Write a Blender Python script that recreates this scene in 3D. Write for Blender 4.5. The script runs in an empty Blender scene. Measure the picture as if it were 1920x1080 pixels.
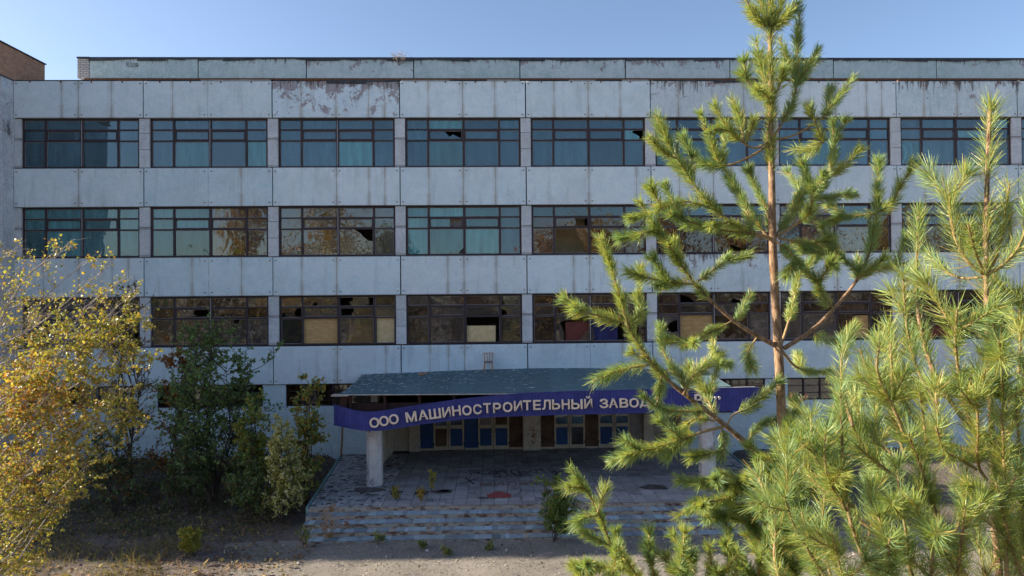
import bpy, math, random
import numpy as np
from mathutils import Matrix, Vector

random.seed(7)
rng = np.random.default_rng(11)
SC = bpy.context.scene
COL = SC.collection

# ------------------------------------------------------------------ camera
CAM = np.array([22.387, -32.496, 7.1955])
FPX = 1280.0                                   # focal length in pixels of a 1920 wide frame
YAW, PITCH, ROLL = .02743, .00952, -.00848
_f = np.array([math.sin(YAW) * math.cos(PITCH), math.cos(YAW) * math.cos(PITCH), math.sin(PITCH)])
_r0 = np.array([math.cos(YAW), -math.sin(YAW), 0.0])
_u0 = np.cross(_r0, _f)
_r = math.cos(ROLL) * _r0 + math.sin(ROLL) * _u0
_u = -math.sin(ROLL) * _r0 + math.cos(ROLL) * _u0
cam_data = bpy.data.cameras.new('camera')
cam_data.sensor_width = 36.0
cam_data.lens = 36.0 * FPX / 1920.0
cam_data.clip_end = 3000.0
cam_data.clip_start = 0.05
cam = bpy.data.objects.new('camera', cam_data)
COL.objects.link(cam)
M4 = Matrix([[_r[i], _u[i], -_f[i], CAM[i]] for i in range(3)] + [[0, 0, 0, 1]])
cam.matrix_world = M4
SC.camera = cam

# ------------------------------------------------------------------ sky, sun, exposure
SUN_ELEV = math.radians(27.0)
SUN_BACK = math.radians(4.0)                  # how far behind the facade plane the sun stands, on the left
_sd = np.array([-math.cos(SUN_BACK) * math.cos(SUN_ELEV), math.sin(SUN_BACK) * math.cos(SUN_ELEV), math.sin(SUN_ELEV)])
world = bpy.data.worlds.new('World')
SC.world = world
world.use_nodes = True
wn = world.node_tree
wn.nodes.clear()
w_out = wn.nodes.new('ShaderNodeOutputWorld')
w_bg = wn.nodes.new('ShaderNodeBackground')
w_sky = wn.nodes.new('ShaderNodeTexSky')
w_sky.sky_type = 'NISHITA'
w_sky.sun_disc = False
w_sky.sun_elevation = SUN_ELEV
w_sky.sun_rotation = math.atan2(_sd[0], _sd[1])
w_sky.altitude = 200.0
w_sky.air_density = 0.88
w_sky.dust_density = 1.2
w_sky.ozone_density = 4.0
w_bg.inputs['Strength'].default_value = 0.11
w_tint = wn.nodes.new('ShaderNodeMixRGB')
w_tint.blend_type = 'MULTIPLY'
w_tint.inputs[0].default_value = 1.0
w_tint.inputs[2].default_value = (0.97, 0.85, 0.76, 1)
wn.links.new(w_sky.outputs[0], w_tint.inputs[1])
wn.links.new(w_tint.outputs[0], w_bg.inputs['Color'])
wn.links.new(w_bg.outputs[0], w_out.inputs['Surface'])
sun_data = bpy.data.lights.new('sun', 'SUN')
sun_data.energy = 4.6
sun_data.angle = math.radians(0.53)
sun_data.color = (1.0, 0.87, 0.68)
sun = bpy.data.objects.new('sun', sun_data)
COL.objects.link(sun)
sun.rotation_euler = Vector(_sd).to_track_quat('Z', 'Y').to_euler()
sun.location = (-60, 20, 60)
SC.view_settings.view_transform = 'Standard'
SC.view_settings.look = 'None'
SC.view_settings.exposure = 1.42
SC.view_settings.gamma = 1.0
SC.view_settings.use_curve_mapping = False
SC.render.engine = 'CYCLES'
SC.cycles.max_bounces = 5
SC.cycles.diffuse_bounces = 3
SC.cycles.glossy_bounces = 3
SC.cycles.transmission_bounces = 3
SC.cycles.transparent_max_bounces = 6
SC.cycles.caustics_reflective = False
SC.cycles.caustics_refractive = False
SC.cycles.use_denoising = True
SC.cycles.use_adaptive_sampling = True
SC.cycles.adaptive_threshold = 0.015

ZG = -1.0       # forecourt level
ZP = -0.30      # porch floor level


def place(x, y, depth):
    """a point seen at (x, y) of the 1920x1080 view, `depth` metres from the lens along the view axis"""
    return CAM + depth * (_f + _r * (x - 960.0) / FPX + _u * (540.0 - y) / FPX)


def atY(x, y, Y):
    d = _f + _r * (x - 960.0) / FPX + _u * (540.0 - y) / FPX
    return CAM + d * ((Y - CAM[1]) / d[1])


def atZ(x, y, Z):
    d = _f + _r * (x - 960.0) / FPX + _u * (540.0 - y) / FPX
    return CAM + d * ((Z - CAM[2]) / d[2])


# ------------------------------------------------------------------ mesh helpers
class MB:
    def __init__(self):
        self.v, self.f, self.c = [], [], []

    def quad(self, a, b, c, d):
        n = len(self.v)
        self.v += [tuple(a), tuple(b), tuple(c), tuple(d)]
        self.f.append((n, n + 1, n + 2, n + 3))

    def poly(self, pts):
        n = len(self.v)
        self.v += [tuple(p) for p in pts]
        self.f.append(tuple(range(n, n + len(pts))))

    def box(self, x0, x1, y0, y1, z0, z1, ch=0.0):
        """axis aligned box; ch chamfers the four edges of the face that looks to -y"""
        n = len(self.v)
        if ch <= 0:
            self.v += [(x0, y0, z0), (x1, y0, z0), (x1, y1, z0), (x0, y1, z0),
                       (x0, y0, z1), (x1, y0, z1), (x1, y1, z1), (x0, y1, z1)]
            for q in ((0, 1, 5, 4), (1, 2, 6, 5), (2, 3, 7, 6), (3, 0, 4, 7), (4, 5, 6, 7), (3, 2, 1, 0)):
                self.f.append(tuple(n + i for i in q))
        else:
            self.v += [(x0 + ch, y0, z0 + ch), (x1 - ch, y0, z0 + ch), (x1 - ch, y0, z1 - ch), (x0 + ch, y0, z1 - ch),
                       (x0, y0 + ch, z0), (x1, y0 + ch, z0), (x1, y0 + ch, z1), (x0, y0 + ch, z1),
                       (x0, y1, z0), (x1, y1, z0), (x1, y1, z1), (x0, y1, z1)]
            for q in ((0, 1, 2, 3), (4, 5, 1, 0), (5, 6, 2, 1), (6, 7, 3, 2), (7, 4, 0, 3),
                      (8, 9, 5, 4), (9, 10, 6, 5), (10, 11, 7, 6), (11, 8, 4, 7), (9, 8, 11, 10)):
                self.f.append(tuple(n + i for i in q))

    def slab(self, x0, x1, y0, y1, z0, z1, ch=0.006):
        """box with the top edges chamfered"""
        n = len(self.v)
        self.v += [(x0, y0, z0), (x1, y0, z0), (x1, y1, z0), (x0, y1, z0),
                   (x0, y0, z1 - ch), (x1, y0, z1 - ch), (x1, y1, z1 - ch), (x0, y1, z1 - ch),
                   (x0 + ch, y0 + ch, z1), (x1 - ch, y0 + ch, z1), (x1 - ch, y1 - ch, z1), (x0 + ch, y1 - ch, z1)]
        for q in ((0, 1, 5, 4), (1, 2, 6, 5), (2, 3, 7, 6), (3, 0, 4, 7),
                  (4, 5, 9, 8), (5, 6, 10, 9), (6, 7, 11, 10), (7, 4, 8, 11), (8, 9, 10, 11)):
            self.f.append(tuple(n + i for i in q))

    def bar(self, a, b, w, h, up=(0, 0, 1)):
        a, b, up = np.array(a, float), np.array(b, float), np.array(up, float)
        d = (b - a) / np.linalg.norm(b - a)
        s = np.cross(d, up)
        s = s / np.linalg.norm(s) * w / 2
        t = np.cross(s, d)
        t = t / np.linalg.norm(t) * h / 2
        n = len(self.v)
        for p in (a, b):
            self.v += [tuple(p - s - t), tuple(p + s - t), tuple(p + s + t), tuple(p - s + t)]
        for q in ((0, 1, 5, 4), (1, 2, 6, 5), (2, 3, 7, 6), (3, 0, 4, 7), (3, 2, 1, 0), (4, 5, 6, 7)):
            self.f.append(tuple(n + i for i in q))

    def tube(self, pts, rad, sides=6, cap=True):
        pts = np.array(pts, float)
        m = len(pts)
        rad = np.broadcast_to(np.array(rad, float), (m,))
        n = len(self.v)
        ref = None
        for i in range(m):
            d = pts[min(i + 1, m - 1)] - pts[max(i - 1, 0)]
            d = d / (np.linalg.norm(d) + 1e-9)
            if ref is None:
                ref = np.cross(d, (0.31, 0.87, 0.21))
            s = ref - d * (ref @ d)
            s = s / (np.linalg.norm(s) + 1e-9)
            ref = s
            t = np.cross(d, s)
            for k in range(sides):
                a = 2 * math.pi * k / sides
                self.v.append(tuple(pts[i] + rad[i] * (math.cos(a) * s + math.sin(a) * t)))
        for i in range(m - 1):
            for k in range(sides):
                k2 = (k + 1) % sides
                self.f.append((n + i * sides + k, n + i * sides + k2, n + (i + 1) * sides + k2, n + (i + 1) * sides + k))
        if cap:
            self.f.append(tuple(n + (m - 1) * sides + k for k in range(sides)))
            self.f.append(tuple(n + k for k in reversed(range(sides))))

    def mesh(self, name, mat, smooth=False):
        me = bpy.data.meshes.new(name)
        me.from_pydata(self.v, [], self.f)
        if mat:
            me.materials.append(mat)
        if smooth:
            me.polygons.foreach_set('use_smooth', [True] * len(me.polygons))
        me.update()
        return me

    def build(self, name, mat, parent=None, smooth=False, loc=None):
        return link(name, self.mesh(name, mat, smooth), parent, loc)


def link(name, data, parent=None, loc=None):
    o = bpy.data.objects.new(name, data)
    COL.objects.link(o)
    if parent is not None:
        o.parent = parent
    if loc is not None:
        o.location = loc
    return o


def empty(name, loc=(0, 0, 0)):
    o = link(name, None)
    o.empty_display_size = 0.3
    o.location = loc
    return o


def tag(o, label=None, cat=None, group=None, kind=None):
    if label:
        o['label'] = label
    if cat:
        o['category'] = cat
    if group:
        o['group'] = group
    if kind:
        o['kind'] = kind
    return o


def rel(parent, obj):
    """keep world coordinates written in the mesh although the parent Empty stands at its own base"""
    obj.parent = parent
    obj.matrix_parent_inverse = Matrix.Translation(-Vector(parent.location))
    return obj


def np_mesh(name, V, Fc, mat, colors=None, smooth=False):
    """fast mesh from numpy arrays; Fc is (n, k) of equal sided faces"""
    me = bpy.data.meshes.new(name)
    V = np.asarray(V, np.float32)
    Fc = np.asarray(Fc, np.int32)
    k = Fc.shape[1]
    me.vertices.add(len(V))
    me.vertices.foreach_set('co', V.ravel())
    me.loops.add(Fc.size)
    me.loops.foreach_set('vertex_index', Fc.ravel())
    me.polygons.add(len(Fc))
    me.polygons.foreach_set('loop_start', np.arange(len(Fc), dtype=np.int32) * k)
    me.polygons.foreach_set('loop_total', np.full(len(Fc), k, np.int32))
    me.update(calc_edges=True)
    if smooth:
        me.polygons.foreach_set('use_smooth', np.ones(len(Fc), bool))
    else:
        me.shade_flat()
    if colors is not None:
        a = me.color_attributes.new('Col', 'FLOAT_COLOR', 'POINT')
        cc = np.ones((len(V), 4), np.float32)
        cc[:, :3] = colors
        a.data.foreach_set('color', cc.ravel())
    if mat:
        me.materials.append(mat)
    me.validate()
    return me


# ------------------------------------------------------------------ material helpers
class NT:
    def __init__(self, name):
        self.m = bpy.data.materials.new(name)
        self.m.use_nodes = True
        self.t = self.m.node_tree
        self.t.nodes.clear()
        self.out = self.t.nodes.new('ShaderNodeOutputMaterial')

    def n(self, typ, **kw):
        nd = self.t.nodes.new(typ)
        for k, v in kw.items():
            if k.startswith('_'):
                setattr(nd, k[1:], v)
            else:
                nd.inputs[k.replace('__', ' ')].default_value = v
        return nd

    def l(self, a, b):
        self.t.links.new(a, b)

    def coord(self, kind='Object', scale=(1, 1, 1), rnd=False):
        tc = self.n('ShaderNodeTexCoord')
        if kind == 'World':
            g = self.n('ShaderNodeNewGeometry')
            src = g.outputs['Position']
        else:
            src = tc.outputs[kind]
        if rnd:
            oi = self.n('ShaderNodeObjectInfo')
            mu = self.n('ShaderNodeMath', _operation='MULTIPLY')
            mu.inputs[1].default_value = 137.0
            self.l(oi.outputs['Random'], mu.inputs[0])
            ad = self.n('ShaderNodeVectorMath', _operation='ADD')
            self.l(src, ad.inputs[0])
            self.l(mu.outputs[0], ad.inputs[1])
            src = ad.outputs[0]
        mp = self.n('ShaderNodeMapping')
        mp.inputs['Scale'].default_value = scale
        self.l(src, mp.inputs['Vector'])
        return mp.outputs[0]

    def noise(self, vec, scale, detail=4, rough=0.6, dist=0.0):
        nd = self.n('ShaderNodeTexNoise')
        nd.inputs['Scale'].default_value = scale
        nd.inputs['Detail'].default_value = detail
        nd.inputs['Roughness'].default_value = rough
        nd.inputs['Distortion'].default_value = dist
        self.l(vec, nd.inputs['Vector'])
        return nd.outputs['Fac']

    def ramp(self, fac, stops):
        r = self.n('ShaderNodeValToRGB')
        el = r.color_ramp.elements
        while len(el) > 1:
            el.remove(el[-1])
        el[0].position, el[0].color = stops[0][0], (*_c(stops[0][1]), 1)
        for p, c in stops[1:]:
            e = el.new(p)
            e.color = (*_c(c), 1)
        self.l(fac, r.inputs[0])
        return r.outputs['Color']

    def mix(self, fac, a, b, mode='MIX'):
        m = self.n('ShaderNodeMixRGB', _blend_type=mode)
        for sock, v in ((m.inputs[0], fac), (m.inputs[1], a), (m.inputs[2], b)):
            if isinstance(v, (int, float)):
                sock.default_value = v
            elif isinstance(v, tuple):
                sock.default_value = (*v, 1)
            else:
                self.l(v, sock)
        return m.outputs[0]

    def math(self, op, a, b=0.0, clamp=False):
        m = self.n('ShaderNodeMath', _operation=op)
        m.use_clamp = clamp
        for i, v in enumerate((a, b)):
            if isinstance(v, (int, float)):
                m.inputs[i].default_value = v
            else:
                self.l(v, m.inputs[i])
        return m.outputs[0]

    def bump(self, h, strength=0.3, dist=0.02):
        b = self.n('ShaderNodeBump')
        b.inputs['Strength'].default_value = strength
        b.inputs['Distance'].default_value = dist
        self.l(h, b.inputs['Height'])
        return b.outputs[0]

    def bsdf(self, color, rough=0.8, spec=0.3, normal=None, metal=0.0):
        p = self.n('ShaderNodeBsdfPrincipled')
        for nm, v in (('Base Color', color), ('Roughness', rough), ('Metallic', metal)):
            if isinstance(v, (int, float)):
                p.inputs[nm].default_value = v
            elif isinstance(v, tuple):
                p.inputs[nm].default_value = (*v, 1)
            else:
                self.l(v, p.inputs[nm])
        p.inputs['Specular IOR Level'].default_value = spec
        if normal is not None:
            self.l(normal, p.inputs['Normal'])
        self.l(p.outputs[0], self.out.inputs['Surface'])
        return p

    def objrand(self):
        return self.n('ShaderNodeObjectInfo').outputs['Random']

    def sep(self, vec):
        s = self.n('ShaderNodeSeparateXYZ')
        self.l(vec, s.inputs[0])
        return s.outputs


def _c(c):
    return (c, c, c) if isinstance(c, (int, float)) else c


def mat_concrete(name, base, alt, streak=0.5, peel=0.0, rust=0.25, seam=True, halfw=2.97, halfh=0.9, speck=1.0):
    t = NT(name)
    v = t.coord('Object', rnd=True)
    vo = t.coord('Object')
    big = t.noise(v, 0.7, 5, 0.6)
    col = t.mix(t.ramp(big, [(0.36, 0.0), (0.62, 1.0)]), base, alt)
    # repaint patches with straight edges
    vp = t.coord('Object', (0.55, 1, 1.1), rnd=True)
    vor = t.n('ShaderNodeTexVoronoi', _distance='CHEBYCHEV')
    vor.inputs['Scale'].default_value = 0.9
    t.l(vp, vor.inputs['Vector'])
    pv = t.sep(vor.outputs['Color'])[0]
    col = t.mix(t.math('MULTIPLY', t.ramp(pv, [(0.55, 0.0), (0.6, 1.0)]), 0.16), col, (0.74, 0.79, 0.80))
    # coarse grain of the render
    g1 = t.noise(v, 26, 4, 0.75)
    col = t.mix(0.62 * speck, col, t.ramp(g1, [(0.32, 0.2), (0.68, 0.82)]), 'OVERLAY')
    g2 = t.noise(v, 3.2, 6, 0.75)
    col = t.mix(0.30 * speck, col, t.ramp(g2, [(0.35, 0.22), (0.65, 0.74)]), 'OVERLAY')
    gm = t.ramp(t.noise(v, 0.55, 5, 0.7), [(0.5, 0.0), (0.72, 1.0)])
    col = t.mix(t.math('MULTIPLY', gm, 0.22), col, (0.40, 0.40, 0.34))
    # vertical water streaks
    vs = t.coord('Object', (1.5, 1, 0.2), rnd=True)
    st = t.ramp(t.noise(vs, 2.0, 7, 0.6), [(0.55, 0.0), (0.78, 1.0)])
    col = t.mix(t.math('MULTIPLY', st, streak), col, (0.24, 0.245, 0.23))
    if rust > 0:
        vr = t.coord('Object', (3.3, 1, 0.3), rnd=True)
        rs = t.ramp(t.noise(vr, 1.7, 3, 0.6), [(0.62, 0.0), (0.75, 1.0)])
        z = t.sep(vo)[2]
        edge = t.ramp(t.math('ABSOLUTE', t.math('DIVIDE', z, halfh)), [(0.5, 0.15), (1.0, 1.0)])
        col = t.mix(t.math('MULTIPLY', t.math('MULTIPLY', rs, edge), rust), col, (0.33, 0.22, 0.13))
    # edge grime along the joints
    xz = t.sep(vo)
    ex = t.math('DIVIDE', t.math('ABSOLUTE', xz[0]), halfw)
    ez = t.math('DIVIDE', t.math('ABSOLUTE', xz[2]), halfh)
    gn = t.math('MULTIPLY', t.noise(v, 6, 4, 0.7), 0.03)
    grime = t.math('MAXIMUM', t.ramp(t.math('ADD', ex, gn), [(1.004, 0.0), (1.018, 1.0)]),
                   t.ramp(t.math('ADD', ez, gn), [(0.998, 0.0), (1.022, 1.0)]))
    col = t.mix(t.math('MULTIPLY', grime, 0.5), col, (0.2, 0.17, 0.16))
    if seam:
        sl = t.ramp(t.math('ABSOLUTE', t.math('ADD', xz[0], t.math('MULTIPLY', gn, 0.12))), [(0.008, 0.45), (0.03, 0.0)])
        col = t.mix(t.math('MULTIPLY', sl, t.ramp(t.noise(v, 3, 3), [(0.3, 0.2), (0.6, 1.0)])), col, (0.2, 0.19, 0.18))
    # drip lines below the sills with a rusty foot, on some of the panels
    if seam:
        orr = t.objrand()
        for q, (xp, th) in enumerate(((-1.62, 0.45), (1.55, 0.55), (0.02, 0.35), (-0.75, 0.8), (2.3, 0.75))):
            on = t.math('GREATER_THAN', t.math('FRACT', t.math('MULTIPLY', orr, 7.3 + 3.1 * q)), th)
            dx = t.math('ABSOLUTE', t.math('ADD', t.math('SUBTRACT', xz[0], xp), t.math('MULTIPLY', gn, 1.2)))
            wide = t.ramp(dx, [(0.0, 0.5), (0.16, 0.0)])
            thin = t.ramp(dx, [(0.006, 0.8), (0.022, 0.0)])
            zz = t.ramp(t.math('ADD', t.math('DIVIDE', xz[2], halfh), t.math('MULTIPLY', t.noise(v, 2.0, 4), 0.9)), [(-0.5, 1.0), (0.15, 0.35), (0.8, 0.25), (1.2, 0.9)])
            col = t.mix(t.math('MULTIPLY', t.math('MULTIPLY', wide, zz), on), col, (0.36, 0.29, 0.20))
            col = t.mix(t.math('MULTIPLY', t.math('MULTIPLY', thin, 0.7), on), col, (0.22, 0.17, 0.13))
        hs = t.n('ShaderNodeHueSaturation')
        t.l(col, hs.inputs['Color'])
        t.l(t.math('ADD', t.math('MULTIPLY', t.math('FRACT', t.math('MULTIPLY', orr, 13.7)), 0.13), 0.92), hs.inputs['Value'])
        t.l(t.math('ADD', t.math('MULTIPLY', t.math('FRACT', t.math('MULTIPLY', orr, 5.9)), 0.5), 0.75), hs.inputs['Saturation'])
        col = hs.outputs[0]
    # small pits and dirt specks
    pit = t.ramp(t.noise(v, 14, 2, 0.5), [(0.72, 0.0), (0.76, 1.0)])
    col = t.mix(t.math('MULTIPLY', pit, 0.6), col, (0.17, 0.15, 0.14))
    if peel != 0:
        pn = t.noise(v, 1.5, 8, 0.72, 0.4)
        up = t.math('MULTIPLY', t.math('DIVIDE', xz[2], halfh), 0.09)
        pm = t.ramp(t.math('ADD', pn, up), [(0.57 - 0.1 * peel, 0.0), (0.59 - 0.1 * peel, 1.0)])
        rough = t.ramp(t.noise(v, 7, 6, 0.7), [(0.3, (0.25, 0.21, 0.215)), (0.7, (0.42, 0.37, 0.38))])
        col = t.mix(t.math('MULTIPLY', pm, 0.9), col, rough)
        vd = t.coord('Object', (4.2, 1, 0.45), rnd=True)
        up2 = t.math('MULTIPLY', t.math('DIVIDE', xz[2], halfh), 0.20)
        dk = t.ramp(t.math('ADD', t.noise(vd, 1.6, 6, 0.7), up2), [(0.66, 0.0), (0.76, 1.0)])
        col = t.mix(t.math('MULTIPLY', dk, 0.85), col, (0.10, 0.075, 0.07))
    h = t.math('ADD', g1, t.math('MULTIPLY', t.noise(v, 70, 2, 0.6), 0.6))
    t.bsdf(col, 0.9, 0.2, t.bump(h, 0.35, 0.012))
    return t.m


def mat_simple(name, c1, c2, scale=8.0, rough=0.7, spec=0.3, bump=0.2, metal=0.0, rnd=True, stretch=(1, 1, 1), jitter=0.0, detail=5):
    t = NT(name)
    v = t.coord('Object', stretch, rnd=rnd)
    nz = t.noise(v, scale, detail, 0.65)
    col = t.ramp(nz, [(0.32, c1), (0.68, c2)])
    if jitter > 0:
        k = t.math('ADD', t.math('MULTIPLY', t.objrand(), jitter * 2), 1 - jitter)
        hs = t.n('ShaderNodeHueSaturation')
        t.l(col, hs.inputs['Color'])
        t.l(k, hs.inputs['Value'])
        col = hs.outputs[0]
    t.bsdf(col, rough, spec, t.bump(nz, bump, 0.01) if bump > 0 else None, metal)
    return t.m


def mat_leaf(name, trans=0.35, rough=0.5, spec=0.25, tint=1.0):
    t = NT(name)
    a = t.n('ShaderNodeVertexColor', _layer_name='Col')
    col = a.outputs['Color']
    p = t.n('ShaderNodeBsdfPrincipled')
    t.l(col, p.inputs['Base Color'])
    p.inputs['Roughness'].default_value = rough
    p.inputs['Specular IOR Level'].default_value = spec
    tr = t.n('ShaderNodeBsdfTranslucent')
    t.l(t.mix(1.0, col, (1.15 * tint, 1.1 * tint, 0.6 * tint), 'MULTIPLY'), tr.inputs['Color'])
    ms = t.n('ShaderNodeMixShader')
    ms.inputs[0].default_value = trans
    t.l(p.outputs[0], ms.inputs[1])
    t.l(tr.outputs[0], ms.inputs[2])
    t.l(ms.outputs[0], t.out.inputs['Surface'])
    return t.m


def mat_glass(name, film, film_col, tint, ior=2.5, wavy=0.05):
    t = NT(name)
    v = t.coord('World', rnd=True)
    rn = t.objrand()
    wob = t.bump(t.noise(v, 1.1, 2, 0.5, 0.8), wavy, 0.25)
    gl = t.n('ShaderNodeBsdfGlossy')
    gl.inputs['Roughness'].default_value = 0.015
    gl.inputs['Color'].default_value = (0.92, 0.98, 1.0, 1)
    t.l(wob, gl.inputs['Normal'])
    tp = t.n('ShaderNodeBsdfTransparent')
    tp.inputs['Color'].default_value = (*tint, 1)
    df = t.n('ShaderNodeBsdfDiffuse')
    vs = t.coord('World', (2.2, 1, 0.35), rnd=True)
    dirt = t.noise(vs, 1.6, 4, 0.6)
    t.l(t.mix(t.ramp(dirt, [(0.3, 0.0), (0.7, 1.0)]), film_col, tuple(min(1, c * 1.5 + 0.02) for c in film_col)), df.inputs['Color'])
    m1 = t.n('ShaderNodeMixShader')
    t.l(t.math('MULTIPLY', t.math('ADD', t.math('MULTIPLY', rn, 0.8), t.math('MULTIPLY', dirt, 0.6)), film * 1.45, True), m1.inputs[0])
    t.l(tp.outputs[0], m1.inputs[1])
    t.l(df.outputs[0], m1.inputs[2])
    fr = t.n('ShaderNodeFresnel')
    fr.inputs['IOR'].default_value = ior
    m2 = t.n('ShaderNodeMixShader')
    t.l(fr.outputs[0], m2.inputs[0])
    t.l(m1.outputs[0], m2.inputs[1])
    t.l(gl.outputs[0], m2.inputs[2])
    t.l(m2.outputs[0], t.out.inputs['Surface'])
    return t.m


def mat_brick(name, c1, c2, mortar, scale=1.0, axis='xz', dark=0.35):
    t = NT(name)
    tc = t.n('ShaderNodeTexCoord')
    s = t.sep(tc.outputs['Object'])
    cb = t.n('ShaderNodeCombineXYZ')
    t.l(s[0] if axis == 'xz' else s[1], cb.inputs[0])
    t.l(s[2], cb.inputs[1])
    br = t.n('ShaderNodeTexBrick')
    br.inputs['Color1'].default_value = (*c1, 1)
    br.inputs['Color2'].default_value = (*c2, 1)
    br.inputs['Mortar'].default_value = (*mortar, 1)
    br.inputs['Scale'].default_value = 1.0
    br.inputs['Brick Width'].default_value = 0.25 * scale
    br.inputs['Row Height'].default_value = 0.08 * scale
    br.inputs['Mortar Size'].default_value = 0.010 * scale
    br.inputs['Bias'].default_value = -0.1
    t.l(cb.outputs[0], br.inputs['Vector'])
    v = t.coord('Object')
    n1 = t.noise(v, 5, 6, 0.7)
    col = t.mix(t.math('MULTIPLY', t.ramp(n1, [(0.45, 0.0), (0.7, 1.0)]), dark), br.outputs['Color'], (0.12, 0.08, 0.06))
    miss = t.ramp(t.noise(t.coord('Object', (1, 1, 2.2)), 2.6, 2, 0.5), [(0.71, 0.0), (0.73, 1.0)])
    col = t.mix(t.math('MULTIPLY', miss, 0.85), col, (0.06, 0.045, 0.04))
    t.bsdf(col, 0.92, 0.15, t.bump(t.math('SUBTRACT', t.math('MULTIPLY', n1, 0.4), br.outputs['Fac']), 0.6, 0.012))
    return t.m


# ------------------------------------------------------------------ materials
M = {}
M['panel'] = mat_concrete('painted_concrete_panel', (0.63, 0.735, 0.775), (0.70, 0.795, 0.83), 0.36, 0, 0.5)
M['panel_dirty'] = mat_concrete('weathered_concrete_panel', (0.60, 0.68, 0.71), (0.68, 0.755, 0.785), 0.55, -0.55, 0.5)
M['panel_peel'] = mat_concrete('peeling_concrete_panel', (0.63, 0.72, 0.77), (0.69, 0.775, 0.82), 0.5, 0.45, 0.3)
M['panel_green'] = mat_concrete('green_grey_attic_panel', (0.46, 0.57, 0.555), (0.53, 0.62, 0.605), 0.35, -0.6, 0.25, False, 2.97, 0.6)
M['panel_green_peel'] = mat_concrete('worn_attic_panel', (0.49, 0.585, 0.575), (0.60, 0.66, 0.665), 0.4, -0.1, 0.3, False, 2.97, 0.6)
M['pier'] = mat_concrete('pier_block_concrete', (0.53, 0.54, 0.56), (0.60, 0.61, 0.63), 0.3, 0, 0.12, False, 0.4, 0.6)
M['pier_wing'] = mat_concrete('wing_concrete', (0.52, 0.53, 0.55), (0.61, 0.62, 0.63), 0.4, -0.8, 0.1, False, 50, 50, 1.4)
M['block'] = mat_concrete('blue_washed_block', (0.55, 0.68, 0.72), (0.62, 0.74, 0.77), 0.35, -0.6, 0.0, False, 60, 60)
M['joint'] = mat_simple('dark_joint_filler', (0.05, 0.042, 0.045), (0.10, 0.08, 0.08), 9, 0.95, 0.1)
M['mortar'] = mat_simple('grey_mortar', (0.40, 0.49, 0.52), (0.50, 0.58, 0.61), 9, 0.95, 0.1)
M['frame'] = mat_simple('brown_painted_steel', (0.030, 0.020, 0.023), (0.065, 0.042, 0.045), 14, 0.6, 0.35, 0.3)
M['putty'] = mat_simple('grey_putty', (0.26, 0.24, 0.25), (0.44, 0.42, 0.43), 18, 0.8, 0.2)
M['glass_sky'] = mat_glass('teal_dusty_glass', 0.42, (0.05, 0.145, 0.20), (0.45, 0.62, 0.66), 1.85, 0.012)
M['glass_teal'] = mat_glass('teal_filmed_glass', 0.50, (0.075, 0.25, 0.27), (0.4, 0.62, 0.62), 1.85, 0.02)
M['glass_clear'] = mat_glass('dusty_clear_glass', 0.20, (0.17, 0.15, 0.145), (0.88, 0.86, 0.84), 1.9, 0.03)
M['glass_brown'] = mat_glass('grimy_brown_glass', 0.26, (0.12, 0.075, 0.055), (0.55, 0.47, 0.42), 1.9, 0.03)
M['interior'] = mat_simple('interior_plaster', (0.20, 0.19, 0.18), (0.30, 0.28, 0.26), 1.2, 0.95, 0.1, 0)
M['interior_dark'] = mat_simple('dark_interior', (0.06, 0.055, 0.055), (0.11, 0.10, 0.10), 1.5, 0.95, 0.1, 0)
M['plywood'] = mat_simple('weathered_plywood', (0.42, 0.25, 0.10), (0.60, 0.38, 0.17), 3, 0.8, 0.2, 0.2, 0, True, (1, 1, 3), 0.18)
M['chipboard'] = mat_simple('pale_chipboard', (0.56, 0.41, 0.21), (0.70, 0.53, 0.30), 5, 0.85, 0.2, 0.1, 0, True, (1, 1, 1), 0.1)
M['redboard'] = mat_simple('red_brown_board', (0.13, 0.035, 0.03), (0.20, 0.06, 0.045), 2, 0.8, 0.2, 0.1)
M['bluecloth'] = mat_simple('dark_blue_sheet', (0.03, 0.03, 0.09), (0.05, 0.05, 0.14), 2, 0.9, 0.1, 0.1)
M['curtain'] = mat_simple('faded_curtain', (0.30, 0.27, 0.26), (0.45, 0.41, 0.39), 2.5, 0.95, 0.1, 0.3, 0, True, (6, 1, 0.4))
M['flashing'] = mat_simple('dark_roofing_felt', (0.030, 0.034, 0.042), (0.085, 0.09, 0.10), 3, 0.85, 0.25, 0.3)
M['zinc'] = mat_simple('pale_zinc_flashing', (0.34, 0.33, 0.32), (0.60, 0.58, 0.56), 6, 0.5, 0.4, 0.2, 0.35)
M['rust'] = mat_simple('rusty_steel', (0.08, 0.035, 0.02), (0.24, 0.12, 0.06), 9, 0.9, 0.2, 0.3)
M['redbrick'] = mat_brick('red_brick', (0.50, 0.225, 0.125), (0.62, 0.33, 0.185), (0.42, 0.32, 0.25), 1.0, 'yz')
M['redbrick_x'] = mat_brick('red_brick_front', (0.50, 0.225, 0.125), (0.62, 0.33, 0.185), (0.42, 0.32, 0.25), 1.0, 'xz')
M['whitebrick'] = mat_brick('white_silicate_brick', (0.52, 0.50, 0.46), (0.62, 0.60, 0.56), (0.16, 0.14, 0.13), 1.25, 'xz', 0.15)


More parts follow.
